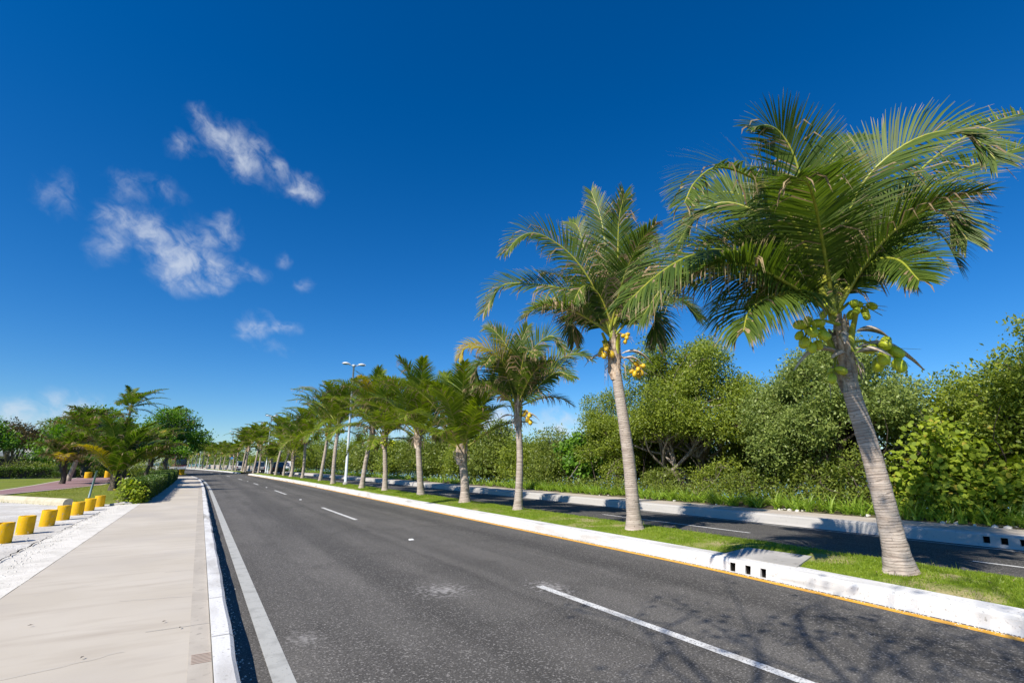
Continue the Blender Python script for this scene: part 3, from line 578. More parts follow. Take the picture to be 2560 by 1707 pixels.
P1=dict(trunk= [(8.43, 3.76, 0.25), (8.36, 3.8, 1.19), (8.29, 3.85, 1.97), (8.19, 3.9, 2.6), (8.15, 3.93, 3.12), (8.11, 3.95, 3.59), (8.11, 3.95, 3.9)] ,fronds= [[(8.03, 4.0, 4.15), (7.56, 4.02, 5.2), (7.0, 4.06, 5.74), (6.4, 4.1, 5.89), (5.82, 4.12, 5.8), (5.31, 4.09, 5.4), (4.93, 3.98, 4.94)], [(8.08, 3.97, 4.25), (7.9, 4.0, 5.35), (7.75, 4.0, 6.43), (7.52, 4.04, 6.89), (7.25, 4.1, 7.01), (6.93, 4.18, 6.9)], [(8.19, 3.9, 4.35), (8.17, 3.77, 4.84), (8.25, 3.57, 5.53), (8.33, 3.34, 5.94), (8.48, 3.08, 6.23), (8.68, 2.78, 6.44), (8.9, 2.47, 6.5), (9.02, 2.2, 6.32), (9.02, 2.01, 5.82)], [(8.23, 3.88, 4.31), (8.76, 3.66, 4.96), (9.46, 3.35, 5.73), (10.28, 2.99, 6.39), (11.09, 2.63, 6.8), (11.92, 2.26, 7.14), (12.61, 1.98, 6.94)], [(8.14, 3.93, 4.31), (8.68, 4.02, 6.16), (9.27, 4.13, 7.12), (10.06, 4.15, 7.75), (10.96, 4.12, 8.1)], [(8.06, 3.98, 4.28), (7.8, 4.31, 5.31), (7.52, 4.68, 5.84), (7.26, 5.05, 6.09), (7.01, 5.42, 5.96), (6.85, 5.74, 5.51)], [(8.02, 4.0, 4.21), (7.7, 4.03, 4.23), (7.05, 4.23, 4.63), (6.31, 4.48, 4.79), (5.69, 4.64, 4.59), (5.16, 4.75, 4.24), (4.69, 4.82, 3.82)], [(8.02, 4.01, 4.15), (7.66, 4.38, 4.43), (7.26, 4.79, 4.66), (6.85, 5.23, 4.87), (6.41, 5.69, 4.64), (6.18, 6.03, 4.15)], [(8.25, 3.87, 4.25), (9.14, 3.59, 5.2), (9.93, 3.41, 5.61), (10.69, 3.27, 5.58), (11.2, 3.28, 5.16)], [(8.24, 3.87, 4.21), (8.25, 3.42, 4.6), (8.07, 3.01, 4.48), (7.71, 2.68, 4.0)], [(8.01, 4.01, 4.12), (7.46, 4.09, 4.21), (6.84, 4.16, 4.06), (6.32, 4.17, 3.76), (5.97, 4.06, 3.4)], [(8.11, 3.95, 4.25), (7.39, 3.62, 5.13), (6.53, 3.25, 5.28), (5.57, 2.9, 4.93)], [(8.2, 3.89, 4.35), (9.12, 3.71, 5.39), (10.49, 3.3, 6.82), (11.93, 2.88, 7.83), (13.42, 2.43, 8.53), (14.68, 2.14, 8.53)], [(8.15, 3.93, 4.35), (9.35, 4.05, 5.81), (10.78, 4.15, 6.83), (12.25, 4.28, 7.32)], [(8.09, 3.96, 4.28), (8.42, 4.53, 5.17), (8.77, 5.19, 5.9), (9.04, 5.96, 6.18)], [(8.05, 3.98, 4.25), (7.96, 4.54, 5.67), (7.88, 5.17, 6.49), (7.85, 5.8, 6.74), (7.93, 6.39, 6.54)], [(8.25, 3.87, 4.25), (8.7, 3.45, 5.18), (9.08, 3.05, 5.59), (9.3, 2.73, 5.44), (9.27, 2.56, 4.89)], [(8.23, 3.88, 4.21), (8.82, 3.74, 4.83), (9.39, 3.63, 5.05), (9.89, 3.59, 4.78)], [(8.02, 4.0, 4.21), (7.65, 4.15, 4.59), (7.06, 4.41, 4.83), (6.45, 4.68, 4.83), (5.87, 4.93, 4.37)], [(7.99, 4.02, 4.18), (7.89, 4.25, 4.4), (7.73, 4.55, 4.5), (7.55, 4.86, 4.21)]] )
P2=dict(trunk= [(8.62, 9.09, 0.25), (8.59, 9.11, 1.54), (8.54, 9.14, 2.34), (8.47, 9.18, 3.16), (8.39, 9.23, 4.06), (8.34, 9.25, 4.55), (8.31, 9.28, 4.83)] ,fronds= [[(8.31, 9.27, 4.79), (7.96, 9.35, 5.89), (7.5, 9.48, 6.63), (6.99, 9.63, 7.06), (6.47, 9.77, 7.25), (6.05, 9.85, 7.06), (5.71, 9.89, 6.63)], [(8.29, 9.29, 4.85), (7.74, 9.55, 5.73), (7.22, 9.79, 5.95), (6.45, 10.18, 6.05), (5.88, 10.45, 5.96), (5.51, 10.59, 5.29)], [(8.36, 9.24, 4.97), (8.49, 9.45, 6.63), (8.59, 9.7, 8.07), (8.57, 10.05, 9.13)], [(8.41, 9.21, 4.97), (8.43, 9.0, 6.47), (8.36, 8.8, 7.62), (8.36, 8.55, 8.26)], [(8.44, 9.2, 4.97), (9.11, 9.21, 6.68), (9.78, 9.3, 7.72), (10.37, 9.45, 7.71)], [(8.48, 9.17, 4.85), (8.96, 8.99, 5.41), (9.43, 8.83, 5.32), (9.53, 8.9, 4.69)], [(8.48, 9.17, 4.85), (9.28, 8.97, 5.64), (10.17, 8.77, 5.91), (10.93, 8.65, 5.43)], [(8.28, 9.29, 4.79), (7.95, 9.83, 5.41), (7.91, 10.26, 5.39), (8.17, 10.52, 4.86)], [(8.34, 9.26, 4.91), (8.18, 9.77, 6.55), (8.21, 10.23, 7.99), (8.26, 10.7, 8.41)], [(8.44, 9.2, 4.91), (9.29, 9.11, 6.17), (10.31, 8.98, 6.65), (11.17, 8.97, 6.47)], [(8.39, 9.23, 4.91), (8.56, 8.85, 5.96), (8.67, 8.47, 6.16), (8.62, 8.16, 5.76)], [(8.29, 9.29, 4.85), (7.78, 10.08, 5.63), (7.44, 10.83, 5.84), (7.28, 11.51, 5.74)], [(8.39, 9.23, 4.91), (7.97, 9.2, 5.72), (7.46, 9.18, 5.86), (7.03, 9.1, 5.31)]] )
P3=dict(trunk= [(8.85, 14.54, 0.25), (8.89, 14.51, 1.21), (8.91, 14.51, 2.03), (8.86, 14.53, 3.16), (8.83, 14.55, 3.51)] ,fronds= [[(8.77, 14.59, 3.59), (8.57, 14.55, 4.55), (8.14, 14.62, 5.19), (7.68, 14.7, 5.43), (7.08, 14.86, 5.44), (6.82, 14.81, 5.04)], [(8.79, 14.58, 3.63), (8.76, 14.7, 4.95), (8.61, 14.9, 5.67), (8.26, 15.23, 6.27), (8.11, 15.44, 6.34)], [(8.83, 14.55, 3.63), (8.98, 14.63, 5.42), (9.31, 14.62, 6.36)], [(8.85, 14.54, 3.63), (9.01, 14.24, 4.99), (9.25, 13.87, 5.59), (9.55, 13.45, 5.81), (9.75, 13.08, 5.26)], [(8.88, 14.52, 3.59), (9.54, 14.26, 4.63), (10.13, 14.05, 5.12), (10.77, 13.83, 5.43), (11.32, 13.65, 5.26)], [(8.88, 14.52, 3.54), (9.43, 13.85, 4.34), (9.68, 13.3, 4.59), (9.83, 12.8, 4.32)], [(8.75, 14.6, 3.54), (8.51, 15.09, 4.25), (8.24, 15.64, 4.44), (8.05, 16.18, 4.26)], [(8.75, 14.6, 3.59), (8.28, 15.23, 4.99), (8.0, 15.79, 5.06), (8.05, 16.18, 4.45)], [(8.83, 14.55, 3.63), (8.75, 14.08, 4.85), (8.62, 13.56, 5.19), (8.62, 12.93, 4.94)], [(8.79, 14.58, 3.63), (8.22, 14.39, 4.85), (7.67, 14.12, 5.05), (7.2, 13.77, 4.65)], [(8.86, 14.53, 3.59), (9.52, 14.63, 4.78), (10.27, 14.74, 5.2), (10.97, 14.91, 5.05)]] )

RT = (.86, -.51)      # a level direction across the view, used to say which way things hang
hero_palm('tallest nearest palm on the median with heavy green coconut bunches and a leaning thick trunk', P1, .148, .098, 5, 118, 1.0, .031,
    [((8.1, 3.9, 3.75), (7.40, 3.98, 3.60), 12, 'green', .15, .24), ((8.15, 3.9, 3.45), (8.50, 3.52, 3.32), 7, 'green', .195, .23),
     ((8.12, 3.9, 3.95), (8.36, 3.68, 4.02), 7, 'green', .13, .17), ((8.08, 3.95, 3.95), (7.92, 3.93, 3.98), 3, 'green', .12, .10),
     ((8.1, 3.95, 3.3), (7.85, 3.95, 3.02), 3, 'green', .13, .12)],
    [((8.05, 3.9, 3.30), (-.86, .4), .85, .055), ((8.2, 3.8, 3.36), (.88, -.6), 1.0, .055), ((8.0, 3.8, 3.5), (-.7, -.3), .55, .05), ((8.15, 3.75, 3.3), (.2, -.8), .45, .06), ((8.15, 3.7, 3.62), (.7, -.9), .4, .06), ((8.05, 3.85, 3.3), (-.4, .1), .3, .06)], 11, 1.0, drys=.06)
hero_palm('second palm from the right with yellow coconuts and spotted trunk foot', P2, .15, .11, 5, 96, .88, .034,
    [((8.4, 9.2, 4.5), (8.17, 9.25, 4.42), 8, 'yellow', .15, .20), ((8.4, 9.1, 4.2), (8.86, 8.92, 3.98), 8, 'yellow', .13, .17), ((8.4, 9.2, 4.7), (8.6, 9.0, 4.72), 5, 'yellow', .11, .13)],
    [((8.3, 9.2, 4.2), (-.8, .4), .75, .045), ((8.5, 9.1, 4.3), (.86, -.45), .8, .05), ((8.45, 9.0, 4.15), (.8, -.5), .5, .04)], 12, 1.0, drys=.14)
hero_palm('third palm from the right with a yellowing frond and a few yellow coconuts', P3, .125, .095, 6, 78, .78, .038,
    [((8.85, 14.5, 3.3), (9.1, 14.3, 3.30), 5, 'yellow', .16, .16), ((8.85, 14.5, 3.2), (9.16, 14.25, 3.02), 1, 'yellow', .17, .02)],
    [((8.8, 14.6, 3.2), (-.86, .5), .7, .045), ((8.95, 14.4, 3.25), (.86, -.5), .6, .04)], 13, .85, yellow=(0,), drys=.14)
def gen_palm(label, base, top, seed, r0, r1, nf, nl, ll, width, flen, big=.85, bunch_kind=None, yellow=(), group='coconut palms along the median', e_hi=82, e_lo=-18, droop=85, drys=.13, short=False, wind=0.0, stubs=4):
    if 'median' in group: e_hi, e_lo, droop, nf, nl, ll, flen, drys = 88, max(e_lo, 26), max(droop, 70)-2, nf+3, int(nl*1.4), ll*1.1, flen*1.08, drys*.55
    rg = np.random.default_rng(seed); random.seed(seed); b = Vector(base); tp = Vector(top)-b; side = Vector((rg.uniform(-.12, .12), rg.uniform(-.12, .12), 0))
    T = [(0, 0, -.05), tuple(tp*.35+side), tuple(tp*.7+side*.7), tuple(tp), tuple(tp+Vector((0, 0, .35)))]
    t = thing('coconut_palm', label, 'palm tree', base, 0, group)
    trunk_part(t, T[:-1], r0*(.7 if short else 1), r1*(.75 if short else 1), 12, 50, mat_=M['fibre_dark'] if short else None); crown_base(t, T[-2], r1*(.8 if short else 1.1), big, stubs=9 if short else stubs, fm='fibre_dark' if short else 'fibre')
    apex = T[-1]
    for k in range(nf):
        u = k/(nf-1); azi = k*2.399+rg.uniform(-.25, .25); e0 = e_hi+(e_lo-e_hi)*u**1.1+rg.uniform(-7, 7)-(22 if u > .84 and 'median' in group and tp.z > 2.55 else 0)
        ctrl = rand_frond_ctrl(tuple(Vector(apex)-Vector((0, 0, .25*u))), azi, R(e0), flen*rg.uniform(.8, 1.1)*(.85+.3*sin(pi*u)), R(droop*rg.uniform(.7, 1.2)))
        if wind: ctrl = [(p[0]+wind*.86*(i/6)**2, p[1]-wind*.5*(i/6)**2, p[2]) for i, p in enumerate(ctrl)]
        me = frond_mesh('frond', ctrl, rg, nl, ll, (0, 0, 1), width, drys, rg.uniform(.8, 1.5), .03*big)
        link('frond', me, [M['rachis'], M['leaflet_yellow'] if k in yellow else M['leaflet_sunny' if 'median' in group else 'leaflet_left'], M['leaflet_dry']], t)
    if bunch_kind:
        for k in range(3):
            a = rg.uniform(0, 6.28) if k else math.atan2(-base[1], -base[0]); q = tp+Vector((cos(a)*.1, sin(a)*.1, .15)); bunch(t, q, q+Vector((cos(a)*.28, sin(a)*.28, -.22)), 6, bunch_kind, .15, .17)
    if not short and rg.random() < .7:
        for k in range(2): a = rg.uniform(0, 6.28); spathe(t, tp+Vector((cos(a)*.1, sin(a)*.1, .05)), (cos(a), sin(a)), .7, .045)
    return t
gen_palm('short stout palm with upright fronds and no coconuts, fourth from the right', (8.81, 18.35, .28), (8.67, 18.44, 2.05), 21, .17, .14, 18, 60, .85, .045, 3.0, 1.0, e_hi=86, e_lo=12, droop=62, drys=.12)
gen_palm('palm just right of the twin green-fruited one, dense drooping crown, fifth from the right', (9.01, 23.46, .28), (8.79, 23.59, 2.8), 22, .155, .12, 22, 56, .85, .048, 3.3, 1.0, e_lo=-20, drys=.14)
gen_palm('thin straight palm with green coconuts low on its crown, sixth from the right', (8.77, 28.28, .28), (8.63, 28.37, 2.9), 23, .14, .11, 20, 50, .8, .05, 3.0, .95, 'green', drys=.15)
gen_palm('palm with a forward leaning trunk right beside the nearest street lamp', (8.57, 32.23, .28), (8.95, 32.08, 3.75), 24, .15, .11, 20, 46, .85, .055, 3.6, .95, yellow=(7,), drys=.16)
gen_palm('palm with a straight pale trunk immediately left of the nearest street lamp', (8.52, 40.02, .28), (8.6, 40.11, 4.2), 25, .15, .12, 20, 40, .85, .065, 3.6, .95, 'green', yellow=(9,), drys=.16)
gen_palm('palm with orange coconuts and slightly curved trunk, second left of the nearest lamp', (8.84, 46.55, .28), (9.2, 46.54, 4.2), 26, .14, .12, 20, 36, .85, .07, 3.7, .95, 'yellow', drys=.16)
gen_palm('palm with a ring of yellow coconuts and grey spathes, third left of the nearest lamp', (8.81, 55.29, .28), (8.8, 55.37, 3.9), 27, .14, .12, 18, 32, .85, .08, 3.7, .95, 'yellow', drys=.16)
gen_palm('low V-shaped palm with flared foot in front of the white sign', (8.64, 61.65, .28), (8.7, 61.72, 2.4), 28, .18, .13, 16, 30, .9, .09, 4.4, 1.0, e_hi=84, e_lo=25, droop=60, drys=.16)
gen_palm('thin right-leaning palm just left of the white sign', (8.66, 67.67, .28), (9.05, 67.63, 3.1), 29, .13, .10, 16, 28, .85, .1, 3.8, .9, drys=.16)
gen_palm('leaning palm in front of the dark parked vehicle', (8.47, 73.71, .28), (8.95, 73.68, 4.2), 30, .15, .11, 17, 28, .85, .1, 3.8, .9, 'yellow', drys=.16)
# further palms share a few crowns
def copy_tree(o, parent=None):
    c = o.copy(); C.objects.link(c)
    if parent: c.parent = parent; c.matrix_parent_inverse = o.matrix_parent_inverse
    for ch in list(o.children): copy_tree(ch, c)
    return c
protos = [gen_palm('young squat palm with hardly any trunk, beside the leaning lamp-side stub post', (8.93, 84.4, .28), (8.9, 84.44, 2.2), 41, .15, .12, 13, 22, .8, .12, 2.4, .8, drys=.15)]
spec = [((7.82, 89.43), (7.85, 89.44, 3.93), 3.4, None, 'first straight palm left of the vehicle gap, thin grey trunk'),
        ((7.38, 92.53), (7.75, 92.54, 4.71), 3.6, 'yellow', 'dark-trunked palm leaning right in front of the silver van'),
        ((6.86, 101.5), (7.0, 101.5, 4.27), 3.5, None, 'first palm beyond the median crossing, tall with dense crown'),
        ((6.82, 105.0), (7.1, 105.0, 4.09), 3.5, 'yellow', 'second palm beyond the median crossing, slightly leaning')]
gp_ = 'distant coconut palms along the median'
for i, (b, tpt, fl, bk, lb) in enumerate(spec):
    protos.append(gen_palm(lb, (*b, .28), tpt, 42+i, .15, .12, 16, 22, .85, .13, fl, .95, bk, group=gp_, drys=.15))
more = [(6.88, 110.5, 2, 1.05, 'third palm beyond the crossing, beside the white van'), (6.17, 117.6, 3, .8, 'lower palm close to the white van, left of it'), (5.99, 125.9, 1, .85, 'last palm before the blue sign, near the far lamp'),
        (5.3, 131, 4, .8, 'palm just left of the third lamp'), (4.7, 136, 3, .8, 'small-crowned palm second left of the third lamp'), (4.0, 142, 2, .85, 'palm third left of the third lamp'), (3.0, 150, 1, .95, 'palm fourth left of the third lamp'),
        (1.5, 160, 4, .95, 'far palm midway between third lamp and bus'), (.6, 168, 3, 1.0, 'pale-trunked far palm right of the bus'), (-1.2, 180, 2, .95, 'far palm closing on the bus'), (-2.2, 190, 1, .95, 'second farthest palm right of the bus'), (-3.4, 200, 4, 1.0, 'farthest palm right beside the bus'), (-6, 214, 2, 1.0, 'palm hidden behind the bus roof')]
for (x, y, p, s, lb) in more:
    o = copy_tree(protos[p]); o.location = (x, y, .28); o.rotation_euler = (0, 0, random.uniform(-1, 1)); o.scale = (s, s, s); o['label'] = lb; o['group'] = gp_
# palms on the left lawn
gl = 'palms on the left lawn'
gen_palm('young bushy palm with black fibrous foot nearest the trimmed hedge', (-4.35, 39.6, .1), (-4.3, 39.6, .7), 61, .26, .2, 24, 64, .85, .07, 3.7, 1.2, group=gl, e_hi=88, e_lo=48, droop=74, drys=.06, short=True, yellow=(20,), wind=.3)
gen_palm('second young bushy palm just behind the nearest one', (-4.95, 48.5, .1), (-4.9, 48.5, 1.0), 62, .26, .2, 24, 58, .95, .075, 3.5, 1.2, group=gl, e_hi=86, e_lo=40, droop=76, drys=.06, short=True, yellow=(21,), wind=.4)
gen_palm('palm with a leaning curved trunk left of the bushy palms', (-10.2, 62.0, .08), (-9.4, 61.4, 4.0), 63, .2, .15, 22, 48, 1.0, .1, 3.6, 1.1, 'green', group=gl, drys=.18, wind=.6)
gen_palm('low wide palm with brown drooping fronds at the left of the group', (-9.2, 54.0, .08), (-9.3, 54.0, 1.4), 64, .25, .2, 20, 50, .9, .08, 2.9, 1.1, group=gl, e_hi=82, e_lo=32, droop=84, drys=.25, short=True, yellow=(13, 15), wind=.4)
gen_palm('low palm with yellowed fronds behind the hedge, right side of the group', (-4.2, 60.0, .1), (-4.0, 60.0, 1.8), 65, .22, .18, 22, 50, .95, .09, 3.1, 1.1, group=gl, e_hi=86, e_lo=36, droop=80, drys=.18, short=True, yellow=(11, 14, 16), wind=.2)
gen_palm('tall windswept palm rising above the left trees', (-9.8, 93.0, 0), (-9.7, 93.0, 9.3), 66, .2, .14, 18, 34, 1.0, .12, 3.8, 1.0, group=gl, e_hi=80, e_lo=0, droop=95, drys=.1, wind=1.8)
gen_palm('thin palm top poking out above the layered almond tree', (-4.8, 104.0, 0), (-4.8, 104.0, 8.6), 67, .2, .14, 14, 28, .9, .14, 2.6, 1.0, group=gl, e_hi=80, e_lo=10, droop=90, drys=.1, wind=1.0)
gen_palm('palm with grey trunk base near the green bin', (-17.3, 122.0, 0), (-16.2, 121.0, 5.2), 68, .3, .2, 14, 26, 1.0, .16, 4.0, 1.0, group=gl, drys=.16)
# ---------------------------------------------------------------- broadleaf trees and shrubs
def leaf_cloud(name, Cn, size, rg, per=12, rad=.2, aspect=.5, up=.5, mat_=None, parent=None):
    """Cn: cluster centres; leaves scattered round each"""
    n = len(Cn)*per; c = np.repeat(Cn, per, 0); off = rg.normal(0, 1, (n, 3)); off *= rad*.55; c = c+off
    d = off/np.maximum(np.linalg.norm(off, axis=1)[:, None], 1e-4)+rg.normal(0, .5, (n, 3))+np.array([0, 0, .25]); d /= np.linalg.norm(d, axis=1)[:, None]
    nr = rg.normal(0, .6, (n, 3))+np.array([-.35, -.15, up*2]); s = np.cross(d, nr); s /= np.maximum(np.linalg.norm(s, axis=1)[:, None], 1e-4)
    Ls = size*rg.uniform(.5, 1.4, n); nn = np.cross(s, d)
    a = c; t = c+d*Ls[:, None]-nn*(Ls*.12)[:, None]; m = c+d*(Ls*.5)[:, None]
    V = np.stack([a, m+s*(Ls*aspect/2)[:, None], t, m-s*(Ls*aspect/2)[:, None]], 1).reshape(-1, 3)
    F = np.arange(4*n).reshape(n, 4); r = np.repeat(np.clip(rg.random(n)*.75+.25*np.repeat(rg.random(len(Cn)), per), 0, 1), 4)
    uv = np.c_[np.tile([0, .5, 1, .5], n), r]
    return quads_mesh(name, V, F, uv)
def round_leaf_cloud(name, Cn, size, rg, per=8, rad=.25):
    n = len(Cn)*per; c = np.repeat(Cn, per, 0)+rg.normal(0, rad*.6, (n, 3)); nr = rg.normal(0, .55, (n, 3))+np.array([-.45, -.25, .6]); nr /= np.linalg.norm(nr, axis=1)[:, None]
    a = np.cross(nr, rg.normal(0, 1, (n, 3))); a /= np.linalg.norm(a, axis=1)[:, None]; b = np.cross(nr, a); s = size*rg.uniform(.6, 1.15, n)/2; V = []
    for k in range(6): q = 2*pi*k/6; V.append(c+a*(s*cos(q))[:, None]+b*(s*sin(q)*.88)[:, None]-nr*(.12*s*(k % 3 == 0))[:, None])
    V = np.stack(V, 1).reshape(-1, 3); F = np.arange(6*n).reshape(n, 6); uv = np.c_[np.tile([0, .5, 1, 1, .5, 0], n), np.repeat(rg.random(n), 6)]
    return quads_mesh(name, V, F, uv)
def blob_points(blobs, n, rg, shell=.55):
    w_ = np.array([b[3]*b[4]+b[4]*b[5]+b[3]*b[5] for b in blobs]); k = rg.choice(len(blobs), n, p=w_/w_.sum()); B = np.array(blobs)[k]
    d = rg.normal(0, 1, (n, 3)); d /= np.linalg.norm(d, axis=1)[:, None]; r = shell+(1-shell)*rg.random(n)**.6; r *= 1+.18*np.sin(d[:, 0]*7+k)*np.cos(d[:, 2]*6+k*2)
    sp = (rg.random(n) < .11) & (d[:, 2] > .1); r = np.where(sp, r*rg.uniform(1.05, 1.5, n), r)
    p = B[:, :3]+d*B[:, 3:6]*r[:, None]; f = 3.6/B[:, 3]*np.ones(n)
    q = np.sin(p[:, 0]*f+1.3*np.sin(p[:, 2]*f*1.3))*np.sin(p[:, 1]*f*.9+1.1*np.sin(p[:, 0]*f*.7))+.6*np.sin(p[:, 2]*f*1.1+p[:, 1]*f*.6)
    return p[(q > -.08) | (rg.random(n) < .2)]
def limb(mb, a, b, r0, r1, rg, n=6, wob=.12, mi=0, ns=6):
    a = np.array(a, float); b = np.array(b, float); Ln = np.linalg.norm(b-a); pts = []
    o = rg.normal(0, wob*Ln, 3)*np.array([1, 1, .4]); o2 = rg.normal(0, wob*.5*Ln, 3)
    for i in range(ns+1): t = i/ns; pts.append(tuple(a+(b-a)*t+o*sin(pi*t)+o2*sin(2*pi*t)+np.array([0, 0, .10*Ln*sin(pi*t)])))
    mb.tube(pts, [r0+(r1-r0)*i/ns for i in range(ns+1)], n, mi, cap=False); return pts
def tree(name, label, cat, loc, blobs, nclus, per, size, lm, bark='bark', stems=3, r=.09, seed=0, rad=.22, group=None, twigs=60, aspect=.5, rounded=False, hub=1.2, spread=.35, shell=.5, trunk_name='trunk'):
    """blobs relative to loc"""
    rg = np.random.default_rng(seed); t = thing(name, label, cat, loc, 0, group); mb = MB()
    for s in range(stems):
        a = rg.uniform(0, 6.28); st = (spread*.6*cos(a)*(stems > 1), spread*.6*sin(a)*(stems > 1), -.1); hb = (st[0]*2+rg.normal(0, .15), st[1]*2+rg.normal(0, .15), hub*rg.uniform(.7, 1.2))
        limb(mb, st, hb, r*1.25, r, rg, 8)
        mine = [b for i, b in enumerate(blobs) if i % stems == s] or [blobs[s % len(blobs)]]
        for b in mine:
            c = np.array(b[:3]); P = limb(mb, hb, c, r*.7, r*.3, rg, 6, .1)
            for k in range(max(3, twigs//max(1, len(blobs)))):
                d = rg.normal(0, 1, 3); d[2] = abs(d[2])*.8-.1; d /= np.linalg.norm(d); q = P[rg.integers(2, len(P))]; e = c+d*np.array(b[3:6])*rg.uniform(.65, .98)
                limb(mb, q, e, r*.26, .006, rg, 4, .06, ns=4)
    mb.build(trunk_name, M[bark], t, True)
    pts = blob_points(blobs, nclus, rg, shell)
    me = round_leaf_cloud('crown', pts, size, rg, per, rad) if rounded else leaf_cloud('crown', pts, size, rg, per, rad, aspect)
    link('crown', me, M[lm], t); return t
def blobs_dome(rg, rx, ry, h0, h1, n, br):
    out = []
    for k in range(n):
        a = k*2.399; q = math.sqrt((k+.4)/n); x, y = rx*q*cos(a)*.8, ry*q*sin(a)*.8; top = h0+(h1-h0)*(1-.55*q*q); z = rg.uniform(h0+(top-h0)*.35, top)-br*.5
        s = rg.uniform(.75, 1.2)*br; out.append((x, y, max(z, h0+.3), s, s, s*.75))
    return out
gr = 'trees on the bank beyond the far walk'
rg = np.random.default_rng(1)
# the three large trees, the sea grape and the shrubs between, nearest first
tree('mangrove_tree', 'large dense tree at the right edge of the bank behind the round-leaved shrub', 'tree', (18.6, 3.4, .3), blobs_dome(rg, 1.9, 2.6, 1.2, 6.2, 34, .85)+[(-.6, 1.6, 2.6, .9, .9, .7), (.2, 2.4, 3.4, .7, .7, .6)], 10000, 11, .105, 'mangrove', 'bark_dark', 4, .10, 101, .19, gr, 120)
tree('mangrove_tree', 'grey-green tree on the bank behind the nearest palm trunk', 'tree', (19.0, 9.9, .3), blobs_dome(rg, 2.2, 3.7, 1.3, 6.1, 46, .85), 12500, 11, .105, 'mangrove_grey', 'bark_dark', 5, .09, 102, .18, gr, 150)
tree('mangrove_tree', 'broad yellow-green tree with pale forked stems behind the second palm', 'tree', (19.0, 16.4, .3), blobs_dome(rg, 2.6, 4.3, 1.9, 8.0, 52, .9), 14500, 11, .11, 'mangrove', 'bark', 6, .085, 103, .19, gr, 190, hub=1.6, spread=.6)
tree('mangrove_tree', 'lower rounded left shoulder tree beside the broad yellow-green one', 'tree', (18.9, 21.4, .3), blobs_dome(rg, 1.9, 2.0, 1.2, 5.8, 22, .8), 5600, 11, .11, 'mangrove', 'bark', 3, .07, 104, .2, gr, 70)
tree('mangrove_tree', 'tall green tree filling the gap between the broad tree and the grey-green tree', 'tree', (21.2, 13.4, 0), blobs_dome(rg, 1.6, 2.6, .4, 5.9, 34, .85), 5200, 11, .12, 'bush', 'bark_dark', 3, .08, 112, .2, gr, 50)
tree('mangrove_tree', 'green tree showing through behind the nearest palm trunk and sea grape', 'tree', (21.0, 6.9, 0), blobs_dome(rg, 1.5, 2.4, .4, 5.2, 30, .85), 4600, 11, .12, 'mangrove', 'bark_dark', 3, .08, 113, .2, gr, 50)
tree('mangrove_tree', 'darker tree behind the left shoulder of the broad yellow-green tree', 'tree', (21.4, 20.0, 0), blobs_dome(rg, 1.6, 3.2, .4, 5.4, 34, .85), 5200, 11, .13, 'bush', 'bark_dark', 3, .08, 114, .2, gr, 50)
for i_, (x_, y_, h_, lb_) in enumerate([(17.9, 14.2, 1.3, 'small twiggy shrub under the broad yellow-green tree'), (17.8, 16.9, 1.0, 'low shrub left of the twiggy one, under the broad tree'), (17.8, 19.8, 1.5, 'leafy shrub right of the second palm trunk at the bank'), (18.0, 10.3, 1.7, 'tall leafy shrub in front of the grey-green tree, left side')]):
    tree('shrub', lb_, 'shrub', (x_, y_, .35), [(0, 0, h_*.5, .6, .9, h_*.5), (.2, .6, h_*.7, .5, .6, h_*.35), (.1, -.6, h_*.9, .5, .6, h_*.3)], 420, 12, .095, ('mangrove', 'bush')[i_ % 2], 'bark', 3, .025, 115+i_, .18, 'shrubs on the bank', 24, hub=.4)
tree('seagrape_shrub', 'round-leaved sea grape shrub right of the nearest palm trunk', 'shrub', (17.2, 5.9, .35), [(0, 0, .7, .9, 1.1, .8), (.1, .7, 1.3, .8, .8, .8), (.2, -.6, 1.3, .8, .8, .7), (.3, .3, 2.0, .7, .8, .6), (-.3, -.2, .5, .9, 1.3, .6), (0, -1.2, .6, .7, .6, .6), (.2, 1.3, .6, .7, .7, .6)], 950, 7, .155, 'seagrape', 'bark_dark', 4, .03, 105, .26, 'shrubs on the bank', 40, rounded=True, hub=.4)
tree('seagrape_shrub', 'low sea grape shrub at the far right edge by the water', 'shrub', (17.3, 3.2, .3), [(0, 0, .6, .7, .9, .6), (.2, .6, 1.0, .6, .6, .5), (0, -.8, .5, .6, .7, .5)], 220, 7, .19, 'seagrape', 'bark_dark', 3, .03, 106, .26, 'shrubs on the bank', 20, rounded=True, hub=.3)
tree('shrub', 'dark bushy shrub low between the nearest palm and the grey-green tree', 'shrub', (17.3, 8.6, .35), [(0, 0, .6, .8, 1.2, .6), (.2, 1.0, .8, .7, .8, .6), (.2, -.9, .9, .7, .8, .7), (.4, 0, 1.3, .7, .9, .6)], 560, 12, .10, 'bush', 'bark_dark', 3, .03, 107, .24, 'shrubs on the bank', 30, hub=.4)
tree('shrub', 'leafy low shrub in front of the grey-green tree', 'shrub', (17.4, 11.8, .35), [(0, 0, .5, .7, 1.1, .5), (.3, .9, .7, .6, .7, .5)], 300, 12, .11, 'bush', 'bark_dark', 2, .03, 108, .24, 'shrubs on the bank', 20, hub=.3)
tree('seagrape_shrub', 'bright low sea grape left of the second palm trunk', 'shrub', (17.9, 22.9, .35), [(0, 0, 1.1, .8, 1.0, .8), (.1, .8, 1.9, .8, .9, .6), (0, -.5, 2.4, .7, .8, .5), (.2, -1.2, 1.4, .7, .7, .6)], 480, 7, .2, 'almond', 'bark', 3, .04, 109, .26, 'shrubs on the bank', 30, rounded=True, hub=.7)
